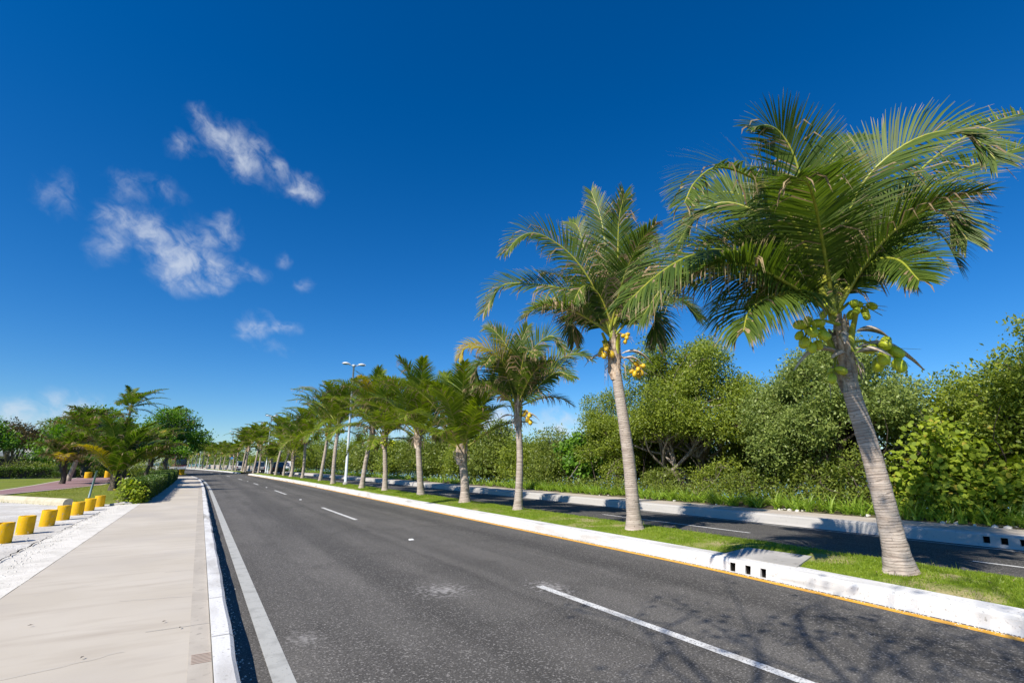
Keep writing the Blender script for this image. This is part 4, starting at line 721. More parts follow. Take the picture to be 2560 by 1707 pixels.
bank = [((18.6, 25.6), 2.2, 4.0, 'bush', 1500, 'dark green bushy tree right behind the third palm trunk'), ((18.9, 29.3), 2.2, 3.9, 'mangrove', 1500, 'light bushy tree left of the third palm trunk'), ((18.6, 33.4), 2.3, 4.6, 'bush', 1500, 'rounded tree behind the stout fourth palm'),
        ((18.9, 38.4), 2.6, 4.9, 'mangrove', 1300, 'tree with a pointed top behind the fifth palm'), ((18.7, 44), 2.9, 4.9, 'bush', 1300, 'bushy tree behind the sixth palm from the right'), ((19.2, 50.5), 3.3, 4.7, 'bush', 1200, 'leafy tree behind the lamp-side leaning palm'), ((19.2, 58), 3.6, 5.0, 'mangrove', 1200, 'tree just right of the nearest street lamp foot, on the bank')]
for i, ((x, y), rr_, h, lm, n, lb) in enumerate(bank):
    tree('bank_tree', lb, 'tree', (x, y, .3), blobs_dome(rg, 2.0, rr_, .3, h, 26, .95+.02*i), int(n*2.3), 12, .13+.012*i, lm, 'bark_dark', 4, .06, 120+i, .3, gr, 50, hub=.9)
pr_ = [tree('bank_tree', 'bank tree left of the nearest street lamp', 'tree', (19.2, 67, .3), blobs_dome(rg, 2.4, 4.2, .3, 5.6, 14, 1.25), 1300, 12, .22, 'bush', 'bark_dark', 3, .08, 140, .4, gr, 30),
       tree('bank_tree', 'second bank tree left of the nearest street lamp, taller', 'tree', (19.2, 76, .3), blobs_dome(rg, 2.6, 4.6, .3, 6.4, 14, 1.35), 1300, 12, .24, 'mangrove', 'bark_dark', 3, .08, 141, .42, gr, 30)]
for i, y in enumerate((86, 96, 107, 119, 132, 146)):
    o = copy_tree(pr_[i % 2]); o.location = (19.4+cv(y), y, .3); o.rotation_euler = (0, 0, pi*(i % 3)*.9); s = 1.05+.03*i; o.scale = (s, s*1.1, s*(1.0+.05*(i % 2)))
    o['label'] = ['bank tree above the white roadside sign', 'bank tree behind the yellow arrow sign', 'bank tree above the dark vehicle', 'bank tree above the silver van', 'bank tree above the white van', 'farthest separate bank tree, by the blue sign'][i]
def wood(name, label, pts_list, n, size, lm, seed):
    rg_ = np.random.default_rng(seed); bl = []
    for (x, y, h) in pts_list:
        for k in range(4): bl.append((x+rg_.normal(0, 2), y+rg_.normal(0, 3), rg_.uniform(1, h*.8), 3, 3.5, h*.25))
    o = link(name, leaf_cloud(name, blob_points(bl, n, rg_, .4), size, rg_, 10, .8, .6), M[lm]); return tag(o, label, 'trees', kind='stuff')
wood('far_woodland', 'mass of trees where the road bends away behind the bus', [(19+cv(y), y, 7) for y in range(158, 330, 8)]+[(-10+cv(y)*1.0, y, 9) for y in range(215, 330, 10)]+[(-28-i*6, 300+i*5, 9) for i in range(8)], 5200, .5, 'bush', 5)
wood('shore_thicket', 'thicket on the shore behind the nearer bank trees', [(21.5, y, 3.2) for y in range(26, 160, 5)], 5200, .26, 'bush', 6)
rgb_ = np.random.default_rng(9); bl = [(20.8+rgb_.normal(0, .3), y, rgb_.uniform(.2, 2.6), .9, 1.5, 1.0) for y in np.arange(-3, 27, .45)]
me = leaf_cloud('undergrowth', blob_points(bl, 9500, rgb_, .3), .14, rgb_, 12, .3, .5); tag(link('undergrowth', me, M['bush']), 'dark undergrowth at the water edge beneath the bank trees', 'undergrowth', kind='stuff')
mbt = MB(); rgt = np.random.default_rng(19)
for k in range(120):
    x = rgt.uniform(17.8, 20.6); y = rgt.uniform(1, 27); limb(mbt, (x, y, .1), (x+rgt.normal(0, .6), y+rgt.normal(0, .9), rgt.uniform(1.2, 3.4)), rgt.uniform(.015, .045), .008, rgt, 5, .1)
tag(mbt.build('thin_stems', M['bark_dark'], None, True), 'tangle of thin bare stems under the bank trees', 'stems', kind='stuff')
# left side trees
gL = 'trees behind the left lawn'
def layered(rg, R_, z0, z1, nl):
    out = []
    for k in range(nl):
        z = z0+(z1-z0)*k/(nl-1); rr = R_*(1-.55*(k/(nl-1))**1.6)
        for j in range(7): a = j*6.283/7+k*.9+rg.uniform(-.3, .3); q = rr*rg.uniform(.45, .85); out.append((q*cos(a), q*sin(a), z+rg.uniform(-.25, .25), rr*.34, rr*.34, .30))
        out.append((0, 0, z, rr*.4, rr*.4, .35))
    return out
tree('almond_tree', 'big almond tree with flat layered branches reaching over the road', 'tree', (-4.6, 99, 0), layered(rg, 5.6, 4.2, 9.6, 6), 3000, 10, .30, 'almond', 'bark', 1, .22, 150, .45, gL, 60, aspect=.6, hub=3)
tree('almond_tree', 'lower bright green almond tree hanging over the parked bus', 'tree', (-5.4, 88, 0), [(a, b, c, 1.6, 1.6, .5) for a, b, c in ((0, 0, 4.3), (1.8, .5, 4.0), (-1.8, 0, 3.8), (.6, -1.5, 3.4), (2.6, -1, 3.1), (-1.5, -1.5, 3.0), (0, 1, 4.9))], 1200, 10, .28, 'almond', 'bark', 1, .16, 151, .4, gL, 30, aspect=.6, hub=2)
tree('almond_tree', 'spreading green tree behind the leaning palm in the middle of the group', 'tree', (-12.5, 86, 0), layered(rg, 6.4, 2.6, 8.2, 5), 2600, 10, .30, 'almond', 'bark', 2, .2, 152, .5, gL, 50, aspect=.6, hub=2)
tree('broad_tree', 'rounded green tree above the white building roof', 'tree', (-18, 104, 0), blobs_dome(rg, 4.6, 5, 3.9, 9.2, 18, 1.6), 2200, 10, .30, 'bush', 'bark', 2, .2, 153, .5, gL, 40, hub=2)
tree('broad_tree', 'reddish-brown leaved tree left of the white building', 'tree', (-22.5, 98, 0), blobs_dome(rg, 3.8, 3.5, 4.2, 7.2, 14, 1.2), 1300, 10, .28, 'redleaf', 'bark', 2, .15, 154, .45, gL, 30, hub=2)
tree('almond_tree', 'layered almond tree at the left picture edge', 'tree', (-23.2, 84, 0), layered(rg, 4.6, 4.0, 6.6, 4), 1900, 10, .28, 'almond', 'bark', 1, .18, 155, .45, gL, 40, aspect=.6, hub=2)
tree('grey_shrub', 'silvery grey bush at the left picture edge', 'shrub', (-23.6, 77, 0), [(0, 0, 1.2, 1.6, 1.4, 1.3), (-1.5, 0, 1.0, 1.4, 1.3, 1.2)], 520, 12, .16, 'grey_bush', 'bark', 2, .05, 156, .4, 'shrubs behind the lawn', 10)
for i, (x, y, s, lm, lb) in enumerate([(-19.4, 92, 1.6, 'bush', 'green bush in front of the dark wall'), (-15.6, 90, 1.9, 'mangrove', 'olive bush beside the green bin'), (-12.6, 92, 1.5, 'bush', 'bush right of the green bin'), (-8.2, 82, 1.6, 'mangrove', 'low olive bush between the palms'), (-7.2, 112, 2.4, 'bush', 'bush behind the parked cars')]):
    tree('shrub', lb, 'shrub', (x, y, 0), [(0, 0, s*.6, s, s, s*.7), (s, .3, s*.5, s*.8, s*.8, s*.6), (-s, 0, s*.5, s*.8, s*.8, s*.6)], 420, 12, .2, lm, 'bark', 2, .04, 160+i, .4, 'shrubs behind the lawn', 10)
wood('left_woodland', 'mass of far trees behind the left lawn', [(-34-i*5, 118-i*4, 7) for i in range(6)]+[(-12-i*4, 128+i*2, 9) for i in range(6)], 2800, .42, 'bush', 8)
# bare-twigged tree just behind the viewer on the left: only its shadow reaches the road
rg = np.random.default_rng(33); t = thing('roadside_tree', 'thin-leaved tree standing behind the viewpoint', 'tree', (-2.7, -1.9, .1)); mb = MB()
limb(mb, (0, 0, 0), (.3, .2, 3.6), .13, .10, rg, 8, .04); ends = []
for k, (x, y, z) in enumerate([(2.7, 3.3, 6.4), (1.6, 2.0, 7.2), (3.3, 1.6, 6.6), (.2, 3.4, 7.0), (2.6, .4, 7.6), (3.6, 2.4, 8.4), (1.2, 1.0, 8.6), (-.6, 1.4, 7.0)]):
    P_ = limb(mb, (.3, .2, 3.6), (x, y, z+.8), .03, .012, rg, 7, .09)
    for j in range(9):
        q = P_[rg.integers(2, 7)]; e = np.array((x, y, z+.8))+rg.normal(0, .95, 3)*np.array([1, 1, .6]); P2_ = limb(mb, q, e, .014, .005, rg, 5, .1, ns=4); ends += P2_[2:]
        for j2 in range(2): limb(mb, P2_[3], np.array(P2_[3])+rg.normal(0, .4, 3), .008, .003, rg, 3, .1, ns=3)
mb.build('trunk', M['bark'], t, True)
link('crown', leaf_cloud('crown', np.array(ends)[::2], .12, rg, 5, .22), M['bush'], t)

# ---------------------------------------------------------------- ground cover
def blades(name, label, cat, base, hgt, wid, m, rg, lean=.5, seg=2, loc=None, droop=.6):
    n = len(base); h = hgt*rg.uniform(.55, 1.25, n); a = rg.uniform(0, 2*pi, n); ln = lean*rg.uniform(.1, 1, n)
    d = np.c_[np.cos(a)*ln, np.sin(a)*ln, np.ones(n)]; d /= np.linalg.norm(d, axis=1)[:, None]; b = rg.uniform(0, 2*pi, n); s = np.c_[np.cos(b), np.sin(b), np.zeros(n)]*wid/2
    V = []; UV = []; p = base.copy(); r = rg.random(n)
    for k in range(seg+1):
        f = k/seg; V += [p-s*(1-f*.88), p+s*(1-f*.88)]; UV += [np.c_[np.full(n, f), r]]*2; p = p+d*(h/seg)[:, None]; d = d+np.c_[np.cos(a)*ln, np.sin(a)*ln, -np.ones(n)*.25]*droop; d /= np.linalg.norm(d, axis=1)[:, None]
    V = np.concatenate(V); UV = np.concatenate(UV); i = np.arange(n); F = np.concatenate([np.stack([2*k*n+i, 2*k*n+i+n, 2*k*n+i+3*n, 2*k*n+i+2*n], 1) for k in range(seg)])
    return tag(link(name, quads_mesh(name, V, F, UV), m), label, cat, kind='stuff')
rg = np.random.default_rng(77)
def gz(x, y):
    out = np.empty(len(x))
    for i in range(len(x)):
        P = grassprof(y[i]); nb = nearbend(y[i])*.5+cv(y[i]); out[i] = np.interp(x[i], [p[0]+nb for p in P], [p[1] for p in P])
    return out
N1 = 95000; y = 1+21*rg.random(N1)**1.5; x = rg.uniform(7.72, 9.88, N1)
inner = np.array([7.955+nearbend(yy)*.7 for yy in y])
dens = .5+.5*np.sin(x*3.1+np.sin(y*1.3)*2)*np.sin(y*2.2+x); pat = np.sin(x*5.3+1.7*np.sin(y*2.9))*np.sin(y*4.1+1.9*np.sin(x*3.7)); keep = (x > inner) & ((dens > .2) | (rg.random(N1) < .3)) & ((pat < .72) | (rg.random(N1) < .12)) & (((x-8.75)/.5)**2+((y-5.05)/.35)**2 > rg.random(N1)*1.6) & ~((x < 8.5) & (y > 4.9) & (y < 6.12)) 
x, y = x[keep], y[keep]; z = gz(x, y)
dr = np.sin(x*2.3+2*np.sin(y*.9))*np.sin(y*1.6+1.5*np.sin(x*1.9))+.3*rg.normal(0, 1, len(x)) > .85
blades('grass', 'short bright green grass on the median', 'grass', np.c_[x, y, z-.004][~dr], .042, .010, M['grassblade'], rg, .9)
blades('dry_grass', 'dry yellowish grass patches on the median', 'grass', np.c_[x, y, z-.006][dr], .032, .009, M['dryblade'], rg, 1.2)
N2 = 26000; y = 22+50*rg.random(N2)**1.3; x = rg.uniform(8.1, 9.85, N2)+np.array([cv(v) for v in y]); blades('grass', 'green grass on the farther median', 'grass', np.c_[x, y, gz(x, y)-.004], .06, .022, M['grassblade'], rg, .9)
# taller weeds along the far edge of the median
y = rg.uniform(3.5, 20, 500); x = 9.78+rg.normal(0, .05, 500); blades('weeds', 'thin seed-headed weeds along the median edge', 'weeds', np.c_[x, y, gz(x, y)], .13, .006, M['grassblade'], rg, .5)
N3 = 30000; x = rg.uniform(-7.5, -1.85, N3); y = rg.uniform(25.4, 60, N3); k_ = (y > 26.6+.0*x) & (y > 26.4-(x+4.4)*1.42); x, y = x[k_], y[k_]
blades('grass', 'dry-tinged lawn grass in front of the hedge', 'grass', np.c_[x, y, np.full(len(x), .10)], .06, .018, M['lawnblade'], rg, .9)
# strap-leaved plants along the far walk
T_ = []
for yy in np.arange(-2, 28, .16):
    for j in range(2): T_.append((15.98+abs(rg.normal(0, .38))+.03, yy+rg.uniform(-.1, .1), .28))
T_ = np.array(T_); rep = 15; base = np.repeat(T_, rep, 0); base[:, :2] += rg.normal(0, .035, (len(base), 2))
blades('strap_leaf_plants', 'bright strap-leaved plants along the far walk', 'ground cover', base, .58, .055, M['lily'], rg, 1.1, seg=4, droop=.6)
T_ = np.array([(16.0+abs(rg.normal(0, .5))+cv(yy), yy+rg.uniform(-.2, .2), .28) for yy in np.arange(28, 150, .22)]); base = np.repeat(T_, 9, 0); base[:, :2] += rg.normal(0, .07, (len(base), 2))
blades('strap_leaf_plants', 'strap-leaved plants along the farther part of the walk', 'ground cover', base, .55, .08, M['lily'], rg, 1.2, seg=3)
me = leaf_cloud('low_creeper', np.c_[rg.uniform(16.3, 17.9, 1500), rg.uniform(1, 27, 1500), rg.uniform(.35, .85, 1500)], .09, rg, 11, .2, .5); tag(link('low_creeper', me, M['bush']), 'low leafy creepers behind the strap-leaved plants', 'ground cover', kind='stuff')
# limestone rocks at the walk edge
mb = MB(); rr2 = random.Random(8)
for k in range(38):
    yy = rr2.choice((rr2.uniform(3.6, 8), rr2.uniform(9.3, 10.6), rr2.uniform(2, 26))); s = rr2.uniform(.02, .06); c_ = (15.93+rr2.uniform(0, .3), yy, .275+s*.3)
    n = 6; V = [(c_[0], c_[1], c_[2]+s*.8)]
    for q in range(n): a = q*2*pi/n; V.append((c_[0]+s*1.3*cos(a)*rr2.uniform(.7, 1.2), c_[1]+s*1.3*sin(a)*rr2.uniform(.7, 1.2), c_[2]+s*rr2.uniform(.1, .4)))
    for q in range(n): a = q*2*pi/n; V.append((c_[0]+s*1.4*cos(a), c_[1]+s*1.4*sin(a), c_[2]-s))
    mb.add(V, [(0, 1+q, 1+(q+1) % n) for q in range(n)]+[(1+q, 7+q, 7+(q+1) % n, 1+(q+1) % n) for q in range(n)])
tag(mb.build('limestone_rubble', M['gravel']), 'pale limestone rubble along the far walk', 'rubble', kind='stuff')
mb = MB()                                                        # loose chips on the gravel edge and lot
for k in range(2600):
    yy = -1+26*rr2.random()**.8; xx = rr2.uniform(-2.6, -1.72) if rr2.random() < .8 else rr2.uniform(-5, -2.6); s = rr2.uniform(.006, .02); a = rr2.uniform(0, 3); z_ = .185 if xx > -2.4 else .17
    mb.add([(xx+s*cos(a+q*1.57), yy+s*sin(a+q*1.57), z_) for q in range(4)]+[(xx, yy, z_+s*.9)], [(0, 1, 4), (1, 2, 4), (2, 3, 4), (3, 0, 4)])
tag(mb.build('gravel_chips', M['gravel']), 'loose limestone chips along the pavement edge', 'gravel', kind='stuff')
mb = MB()                                                        # fallen leaves / litter on the pavement
for (xx, yy) in ((-.62, 5.6), (-.12, 6.4), (.02, 6.1), (-.45, 4.4), (-.4, 4.25), (-.02, 4.6), (-1.2, 6.9), (-.02, 4.0)):
    a = rr2.uniform(0, 3); s = .025; mb.add([(xx-s*cos(a), yy-s*sin(a), .215), (xx+s*.3*sin(a), yy-s*.3*cos(a), .222), (xx+s*cos(a), yy+s*sin(a), .214), (xx-s*.3*sin(a), yy+s*.3*cos(a), .22)], [(0, 1, 2, 3)])
tag(mb.build('fallen_leaves', M['bark_dark']), 'small dry leaves scattered on the pavement', 'leaves', kind='stuff')

# ---------------------------------------------------------------- hedges
def hedge(label, path, wd, h, n, size, lm, seed, group='trimmed hedges'):
    rg = np.random.default_rng(seed); t = thing('hedge', label, 'hedge', (path[0][0], path[0][1], .1), 0, group); o = np.array([path[0][0], path[0][1], .1])
    P = np.array(path, float); sg = np.linalg.norm(np.diff(P, axis=0), axis=1); S = np.r_[0, np.cumsum(sg)]; s = np.sort(rg.random(n))*S[-1]
    x = np.interp(s, S, P[:, 0]); y = np.interp(s, S, P[:, 1]); f = rg.integers(0, 4, n); u = rg.uniform(-.5, .5, n); v = rg.random(n)
    ax = np.where(f == 0, -.5, np.where(f == 1, .5, u))*wd; z = np.where(f >= 2, h, v*h)
    i = np.clip(np.searchsorted(S, s)-1, 0, len(sg)-1); tx = np.diff(P[:, 0])[i]/sg[i]; ty = np.diff(P[:, 1])[i]/sg[i]
    pts = np.c_[x+ty*ax, y-tx*ax, z]+rg.normal(0, .015, (n, 3)); ends = rg.random(n) < .05; e = rg.integers(0, 2, n)
    d0 = (P[1]-P[0])/sg[0]; q = np.c_[P[0][0]+d0[1]*u*wd, P[0][1]-d0[0]*u*wd, v*h]; m_ = ends; pts[m_] = q[m_]+rg.normal(0, .04, (m_.sum(), 3))
    pts[:, :2] -= o[:2]
    link('foliage', leaf_cloud('foliage', pts, size, rg, 9, size*.8, .6), M[lm], t)
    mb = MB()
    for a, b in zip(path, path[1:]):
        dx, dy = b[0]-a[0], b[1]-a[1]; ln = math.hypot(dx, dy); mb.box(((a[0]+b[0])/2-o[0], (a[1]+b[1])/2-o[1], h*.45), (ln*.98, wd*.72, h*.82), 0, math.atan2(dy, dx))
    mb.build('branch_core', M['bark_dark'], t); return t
hedge('long clipped hedge beside the pavement with leafy near end', [(-2.05, 25.7), (-2.05, 45), (-2.2, 63)],   .74, .90, 9500, .06, 'hedge', 201)
hedge('second clipped hedge parallel behind the pavement hedge', [(-3.7, 66), (-3.0, 72)], 1.0, .75, 700, .09, 'hedge', 202)
hedge('third low clipped hedge by the side street', [(-6.2, 80.5), (-3.4, 78)], .9, .55, 500, .1, 'hedge', 203)
hedge('long dark clipped hedge at the back of the lawn', [(-24, 79), (-16.8, 80.0), (-14.2, 80.4)], 1.2, 1.0, 1500, .12, 'hedge', 204)
hedge('stepped clipped hedge ending at the pink path', [(-14.1, 79.8), (-12.6, 78.4)], 1.3, 1.0, 500, .1, 'hedge', 205)
hedge('low sunny-topped hedge behind the side street', [(-13, 95), (-7.6, 96)], 1.0, .8, 800, .12, 'hedge', 206)
# leafy end of the near hedge
rgh = np.random.default_rng(210); blh = [(-2.15, 25.35, .45, .42, .3, .42), (-2.3, 25.6, .75, .3, .3, .25), (-1.9, 25.3, .3, .3, .28, .3)]
hb = tree('leafy_shrub', 'broad-leaved glossy shrub at the near end of the clipped hedge', 'shrub', (-2.2, 25.3, .12), [(.05, 0, .42, .42, .32, .42), (-.15, .25, .72, .3, .3, .25), (.3, .0, .3, .3, .28, .3)], 170, 7, .11, 'seagrape', 'bark', 3, .015, 211, .16, 'trimmed hedges', 12, rounded=True, hub=.2)
del hb['group']

# ---------------------------------------------------------------- street things
def copies(proto, items):
    for (loc, rz, label) in items:
        o = copy_tree(proto); o.location = loc; o.rotation_euler[2] = rz; o['label'] = label
gB = 'yellow bollards along the parking edge'
def bollard(label, loc, r=.215, h=.42, chip=False, seed=0, tilt=0, group=gB):
    rr = random.Random(seed); mb = MB(); n = 28; V = []
    prof = [(r*.97, -.05), (r*.985, .02), (r, h*.3), (r*1.0, h*.7), (r*1.0, h-.015), (r*.975, h), (r*.80, h), (r*.78, h-.012), (r*.74, h-.05), (.001, h-.055)]
    for i, (q, z) in enumerate(prof):
        for k in range(n):
            a = 2*pi*k/n; d = 0
            if chip and i in (4, 5, 6, 7) and 3.2 < a < 4.7: d = -.055*sin((a-3.2)/1.5*pi)
            qq = q*(1+rr.uniform(-.006, .006)); V.append((qq*cos(a), qq*sin(a), z+d+rr.uniform(-.003, .003)))
    mb.add(V, [(i*n+k, i*n+(k+1) % n, (i+1)*n+(k+1) % n, (i+1)*n+k) for i in range(len(prof)-1) for k in range(n)])
    o = mb.build('bollard', M['yellow'], None, True); o.location = loc; o.rotation_euler = (tilt, tilt*.5, rr.uniform(0, 1) if not chip else 0)
    return tag(o, label, 'bollard', group)
ords = ['chipped nearest yellow bollard cut by the left picture edge', 'second nearest yellow bollard in the row of seven', 'third yellow bollard of the row from the near end', 'middle yellow bollard of the row of seven', 'fifth yellow bollard of the row from the near end', 'sixth yellow bollard, in front of the leaning pole', 'farthest yellow bollard of the row, beside the lawn']
for i, (x, y) in enumerate([(-3.27, 14.72), (-3.27, 16.33), (-3.22, 18.1), (-3.19, 19.75), (-3.13, 21.4), (-3.09, 23.1), (-3.05, 25.0)]): bollard(ords[i], (x, y, .13), .158, .40, i == 0, 300+i, (i % 3-1)*.03)
g2_ = 'yellow bollards by the pink path'
bollard('far yellow bollard standing on the pink path beside the leaning pole', (-10.4, 73.5, .1), .34, .68, seed=320, group=g2_)
bollard('far yellow bollard with its top showing behind the leaning pole', (-8.9, 75.0, .1), .28, .85, seed=321, group=g2_)
mb = MB(); mb.box((0, 0, .35), (.75, .5, .8), bev=.02); mb.box((0, 0, .80), (.68, .44, .1), taper=.9)
o = mb.build('concrete_block', M['yellow']); o.location = (-2.3, 95.5, 0); tag(o, 'yellow painted concrete block on the corner in front of the bus', 'block')
t = thing('leaning_post', 'thin blue-grey metal post leaning behind the bollards', 'post', (-4.34, 31.9, .08)); mb = MB()
mb.tube([(0, 0, 0), (.06, -.03, .6), (.13, -.06, 1.28)], [.045, .045, .045], 12); mb.build('pole', M['pole_blue'], t, True)
mb = MB(); mb.lathe([(.07, -.02), (.075, 0), (.06, .02), (.047, .03)], (0, 0, .02), 12); mb.build('base_collar', M['concrete_grey'], t, True)
# low rounded wall
mb = MB(); a = Vector((-4.2, 26.5, .08)); b = Vector((-16, 44.4, .05)); d = (b-a).normalized(); s = Vector((-d.y, d.x, 0)); V = []; prof = [(-.17, 0), (-.17, .16), (-.13, .25), (-.05, .29), (.05, .29), (.13, .25), (.17, .16), (.17, 0)]
for i in range(41):
    p = a+(b-a)*i/40
    for (q, z) in prof: V.append(p+s*q+Vector((0, 0, z)))
mb.add(V, [(i*8+k, i*8+(k+1) % 8, i*8+8+(k+1) % 8, i*8+8+k) for i in range(40) for k in range(8)]+[tuple(reversed(range(8))), tuple(range(320, 328))])
tag(mb.build('low_wall', M['kerbwarm']), 'low limewashed wall with rounded top between parking and lawn', 'wall')
mb = MB(); mb.tube([(-2.75, 25.15, .16), (-2.3, 25.1, .19), (-1.9, 25.12, .17)], [.06, .10, .05], 7, jit=.4); tag(mb.build('rock', M['concrete_grey']), 'flat grey stone at the foot of the hedge end', 'rock')
# road studs
def stud(loc, label):
    mb = MB(); mb.box((0, 0, .011), (.11, .10, .022), taper=.62); o = mb.build('road_stud', M['white']); o.location = loc; return tag(o, label, 'road stud', 'road studs between the lane dashes')
s0 = stud((4.3, 11.7, .0235), 'white road stud in the gap after the nearest lane dash')
for y, lb in ((26.9, 'white road stud between the second and third lane dashes'), (41.6, 'white road stud after the third lane dash'), (56.5, 'tiny far white road stud after the fourth dash')): o = s0.copy(); C.objects.link(o); o.location = (4.3+cv(y), y, .0235); o['label'] = lb
mb = MB()                                                        # grit gathered in both gutters
for k in range(2600):
    yy = .5+40*rr2.random()**1.6; side_ = rr2.random() < .6; xx = (7.58-abs(rr2.gauss(0, .05))+nearbend(yy)) if side_ else .47+abs(rr2.gauss(0, .05)); s = rr2.uniform(.004, .013); a = rr2.uniform(0, 3); xx += cv(yy)
    mb.add([(xx+s*cos(a+q*1.57), yy+s*sin(a+q*1.57), .004) for q in range(4)]+[(xx, yy, .005+s*.8)], [(0, 1, 4), (1, 2, 4), (2, 3, 4), (3, 0, 4)])
tag(mb.build('gutter_grit', M['gravel']), 'pale grit gathered along the foot of the kerbs', 'grit', kind='stuff')
mb = MB()
for k in range(90):
    yy = rr2.uniform(2, 20); xx = rr2.uniform(8.0, 9.6); a = rr2.uniform(0, 6.3); L_ = rr2.uniform(.06, .22); z_ = float(gz(np.array([xx]), np.array([yy]))[0])+.035
    mb.add([(xx, yy, z_), (xx+L_*.5*cos(a)-.006*sin(a), yy+L_*.5*sin(a)+.006*cos(a), z_+.012), (xx+L_*cos(a), yy+L_*sin(a), z_), (xx+L_*.5*cos(a)+.006*sin(a), yy+L_*.5*sin(a)-.006*cos(a), z_+.012)], [(0, 1, 2, 3)])
tag(mb.build('fallen_leaflets', M['leaflet_dry']), 'dry fallen palm leaflets lying in the median grass', 'leaves', kind='stuff')
# street lamps: twin heads
def lamp():
    t = thing('street_lamp', 'nearest twin-headed street lamp rising out of the palm row', 'street lamp', (8.75, 37.2, .3), 0, 'street lamps on the median')
    mb = MB(); mb.tube([(0, 0, 0), (0, 0, 4), (0, 0, 8.3)], [.095, .08, .06], 14); mb.build('pole', M['steel'], t, True)
    mb = MB(); mb.lathe([(.17, 0), (.17, .12), (.1, .16)], n=14); mb.build('base_plate', M['concrete_grey'], t, True)
    mb = MB(); mb.tube([(-.36, 0, 8.34), (-.2, 0, 8.30), (0, 0, 8.28), (.2, 0, 8.30), (.36, 0, 8.34)], [.03]*5, 8); mb.box((0, 0, 8.28), (.2, .16, .16)); mb.build('arm', M['steel'], t, True)
    for s in (-1, 1):
        mb = MB(); n = 9; V = []
        for i in range(n):
            u = i/(n-1); wv_ = .17*sin(pi*min(.97, u*.93+.06))**.6; hh = .13*sin(pi*min(.95, u*.9+.07))**.7; x = s*(.28+.56*u); z = 8.36+.03*u
            for k in range(10): a = 2*pi*k/10; V.append((x, wv_*cos(a), z+(hh*sin(a) if sin(a) > 0 else .035*sin(a))))
        mb.add(V, [(i*10+k, i*10+(k+1) % 10, i*10+10+(k+1) % 10, i*10+10+k) for i in range(n-1) for k in range(10)]+[tuple(range(10)), tuple(reversed(range(80, 90)))])
        h_ = mb.build('lamp_head', M['white'], t, True)
        mb = MB(); mb.box((s*.6, 0, 8.335), (.3, .17, .03), taper=1); mb.build('lens', M['glass'], h_)
    return t
lp = lamp()
copies(lp, [((8.45, 85.5, .3), .1, 'second twin-headed street lamp half hidden by the palm crowns'), ((5.6, 132, .3), .2, 'third, small distant twin-headed street lamp left of the palms'), ((-.2, 176, .3), .3, 'fourth, very distant street lamp above the road bend'), ((-7.6, 216, .3), .4, 'farthest street lamp behind the almond tree tips')])
mb = MB(); mb.tube([(0, 0, 0), (.05, 0, 1.8)], [.07, .065], 10); o = mb.build('stub_post', M['steel'], None, True); o.location = (8.4, 82.5, .3); tag(o, 'short pale bare post on the median between two palms', 'post')
# signs
def sign(name, label, loc, build, rz=0):
    t = thing(name, label, 'sign', loc, rz); build(t); return t
def s_white(t):
    for s in (-1, 1):
        mb = MB(); mb.tube([(s*.62, .04, 0), (s*.62, .04, 2.6)], [.04, .04], 8); mb.build('post', M['steel'], t, True)
    mb = MB(); mb.box((0, 0, 2.0), (1.9, .05, 1.9)); mb.build('panel', M['white'], t)
    blue = mat('sign_blue', (.10, .13, .35), .5, .3); mb = MB()
    for k in range(24):                                             # broken ring emblem
        if k in (5, 6, 7): continue
        a0, a1 = 2*pi*k/24, 2*pi*(k+1)/24; mb.add([(r_*cos(a_), -.029, 2.05+r_*sin(a_)*.85) for a_, r_ in ((a0, .32), (a1, .32), (a1, .6), (a0, .6))], [(0, 1, 2, 3)])
    mb.add([(-.1, -.029, 2.2), (.12, -.029, 2.2), (.12, -.029, 2.66), (-.1, -.029, 2.66)], [(0, 1, 2, 3)]); mb.build('emblem', blue, t)
sign('roadside_sign', 'white roadside panel with a blue ring emblem between palm trunks', (13.4, 101, .27), s_white, -.35).scale = (.62,)*3
def s_arrow(t):
    mb = MB(); mb.tube([(0, .04, 0), (0, .04, 2.9)], [.04, .04], 8); mb.build('post', M['steel'], t, True)
    mb = MB(); V = [(-.3, 0, 3.6), (.1, 0, 3.6), (.5, 0, 2.9), (.1, 0, 2.2), (-.3, 0, 2.2), (.1, 0, 2.9)]; V2 = [(x, .04, z) for x, y, z in V]
    mb.add(V+V2, [(0, 5, 2, 1), (5, 4, 3, 2), (7, 8, 11, 6), (8, 9, 10, 11)]+[(i, (i+1) % 6, 6+(i+1) % 6, 6+i) for i in range(6)]); mb.build('panel', mat('sign_amber', (.85, .42, .02), .5, .3), t)
sign('arrow_sign', 'amber chevron arrow sign on the outer side of the bend', (12.8, 107, .27), s_arrow, -.3).scale = (.8,)*3
def s_blue(t):
    mb = MB(); mb.tube([(0, .04, 0), (0, .04, 3.2)], [.04, .04], 8); mb.build('post', M['steel'], t, True)
    mb = MB(); mb.box((0, 0, 3.0), (1.0, .04, 1.1)); mb.build('panel', mat('sign_blue_small', (.10, .30, .60), .5, .3), t)
sign('blue_sign', 'small blue road sign far off between palm trunks', (6.6, 149, .3), s_blue, -.2)
t = thing('road_barrier', 'tan concrete barrier along the outer side of the bend', 'barrier', (0, 0, 0))
sweep('barrier_wall', [(14.5, .36), (14.5, 1.1), (14.62, 1.2), (14.74, 1.1), (14.74, .36)], 118, 210, M['farwalk'], parent=t, kind=None)
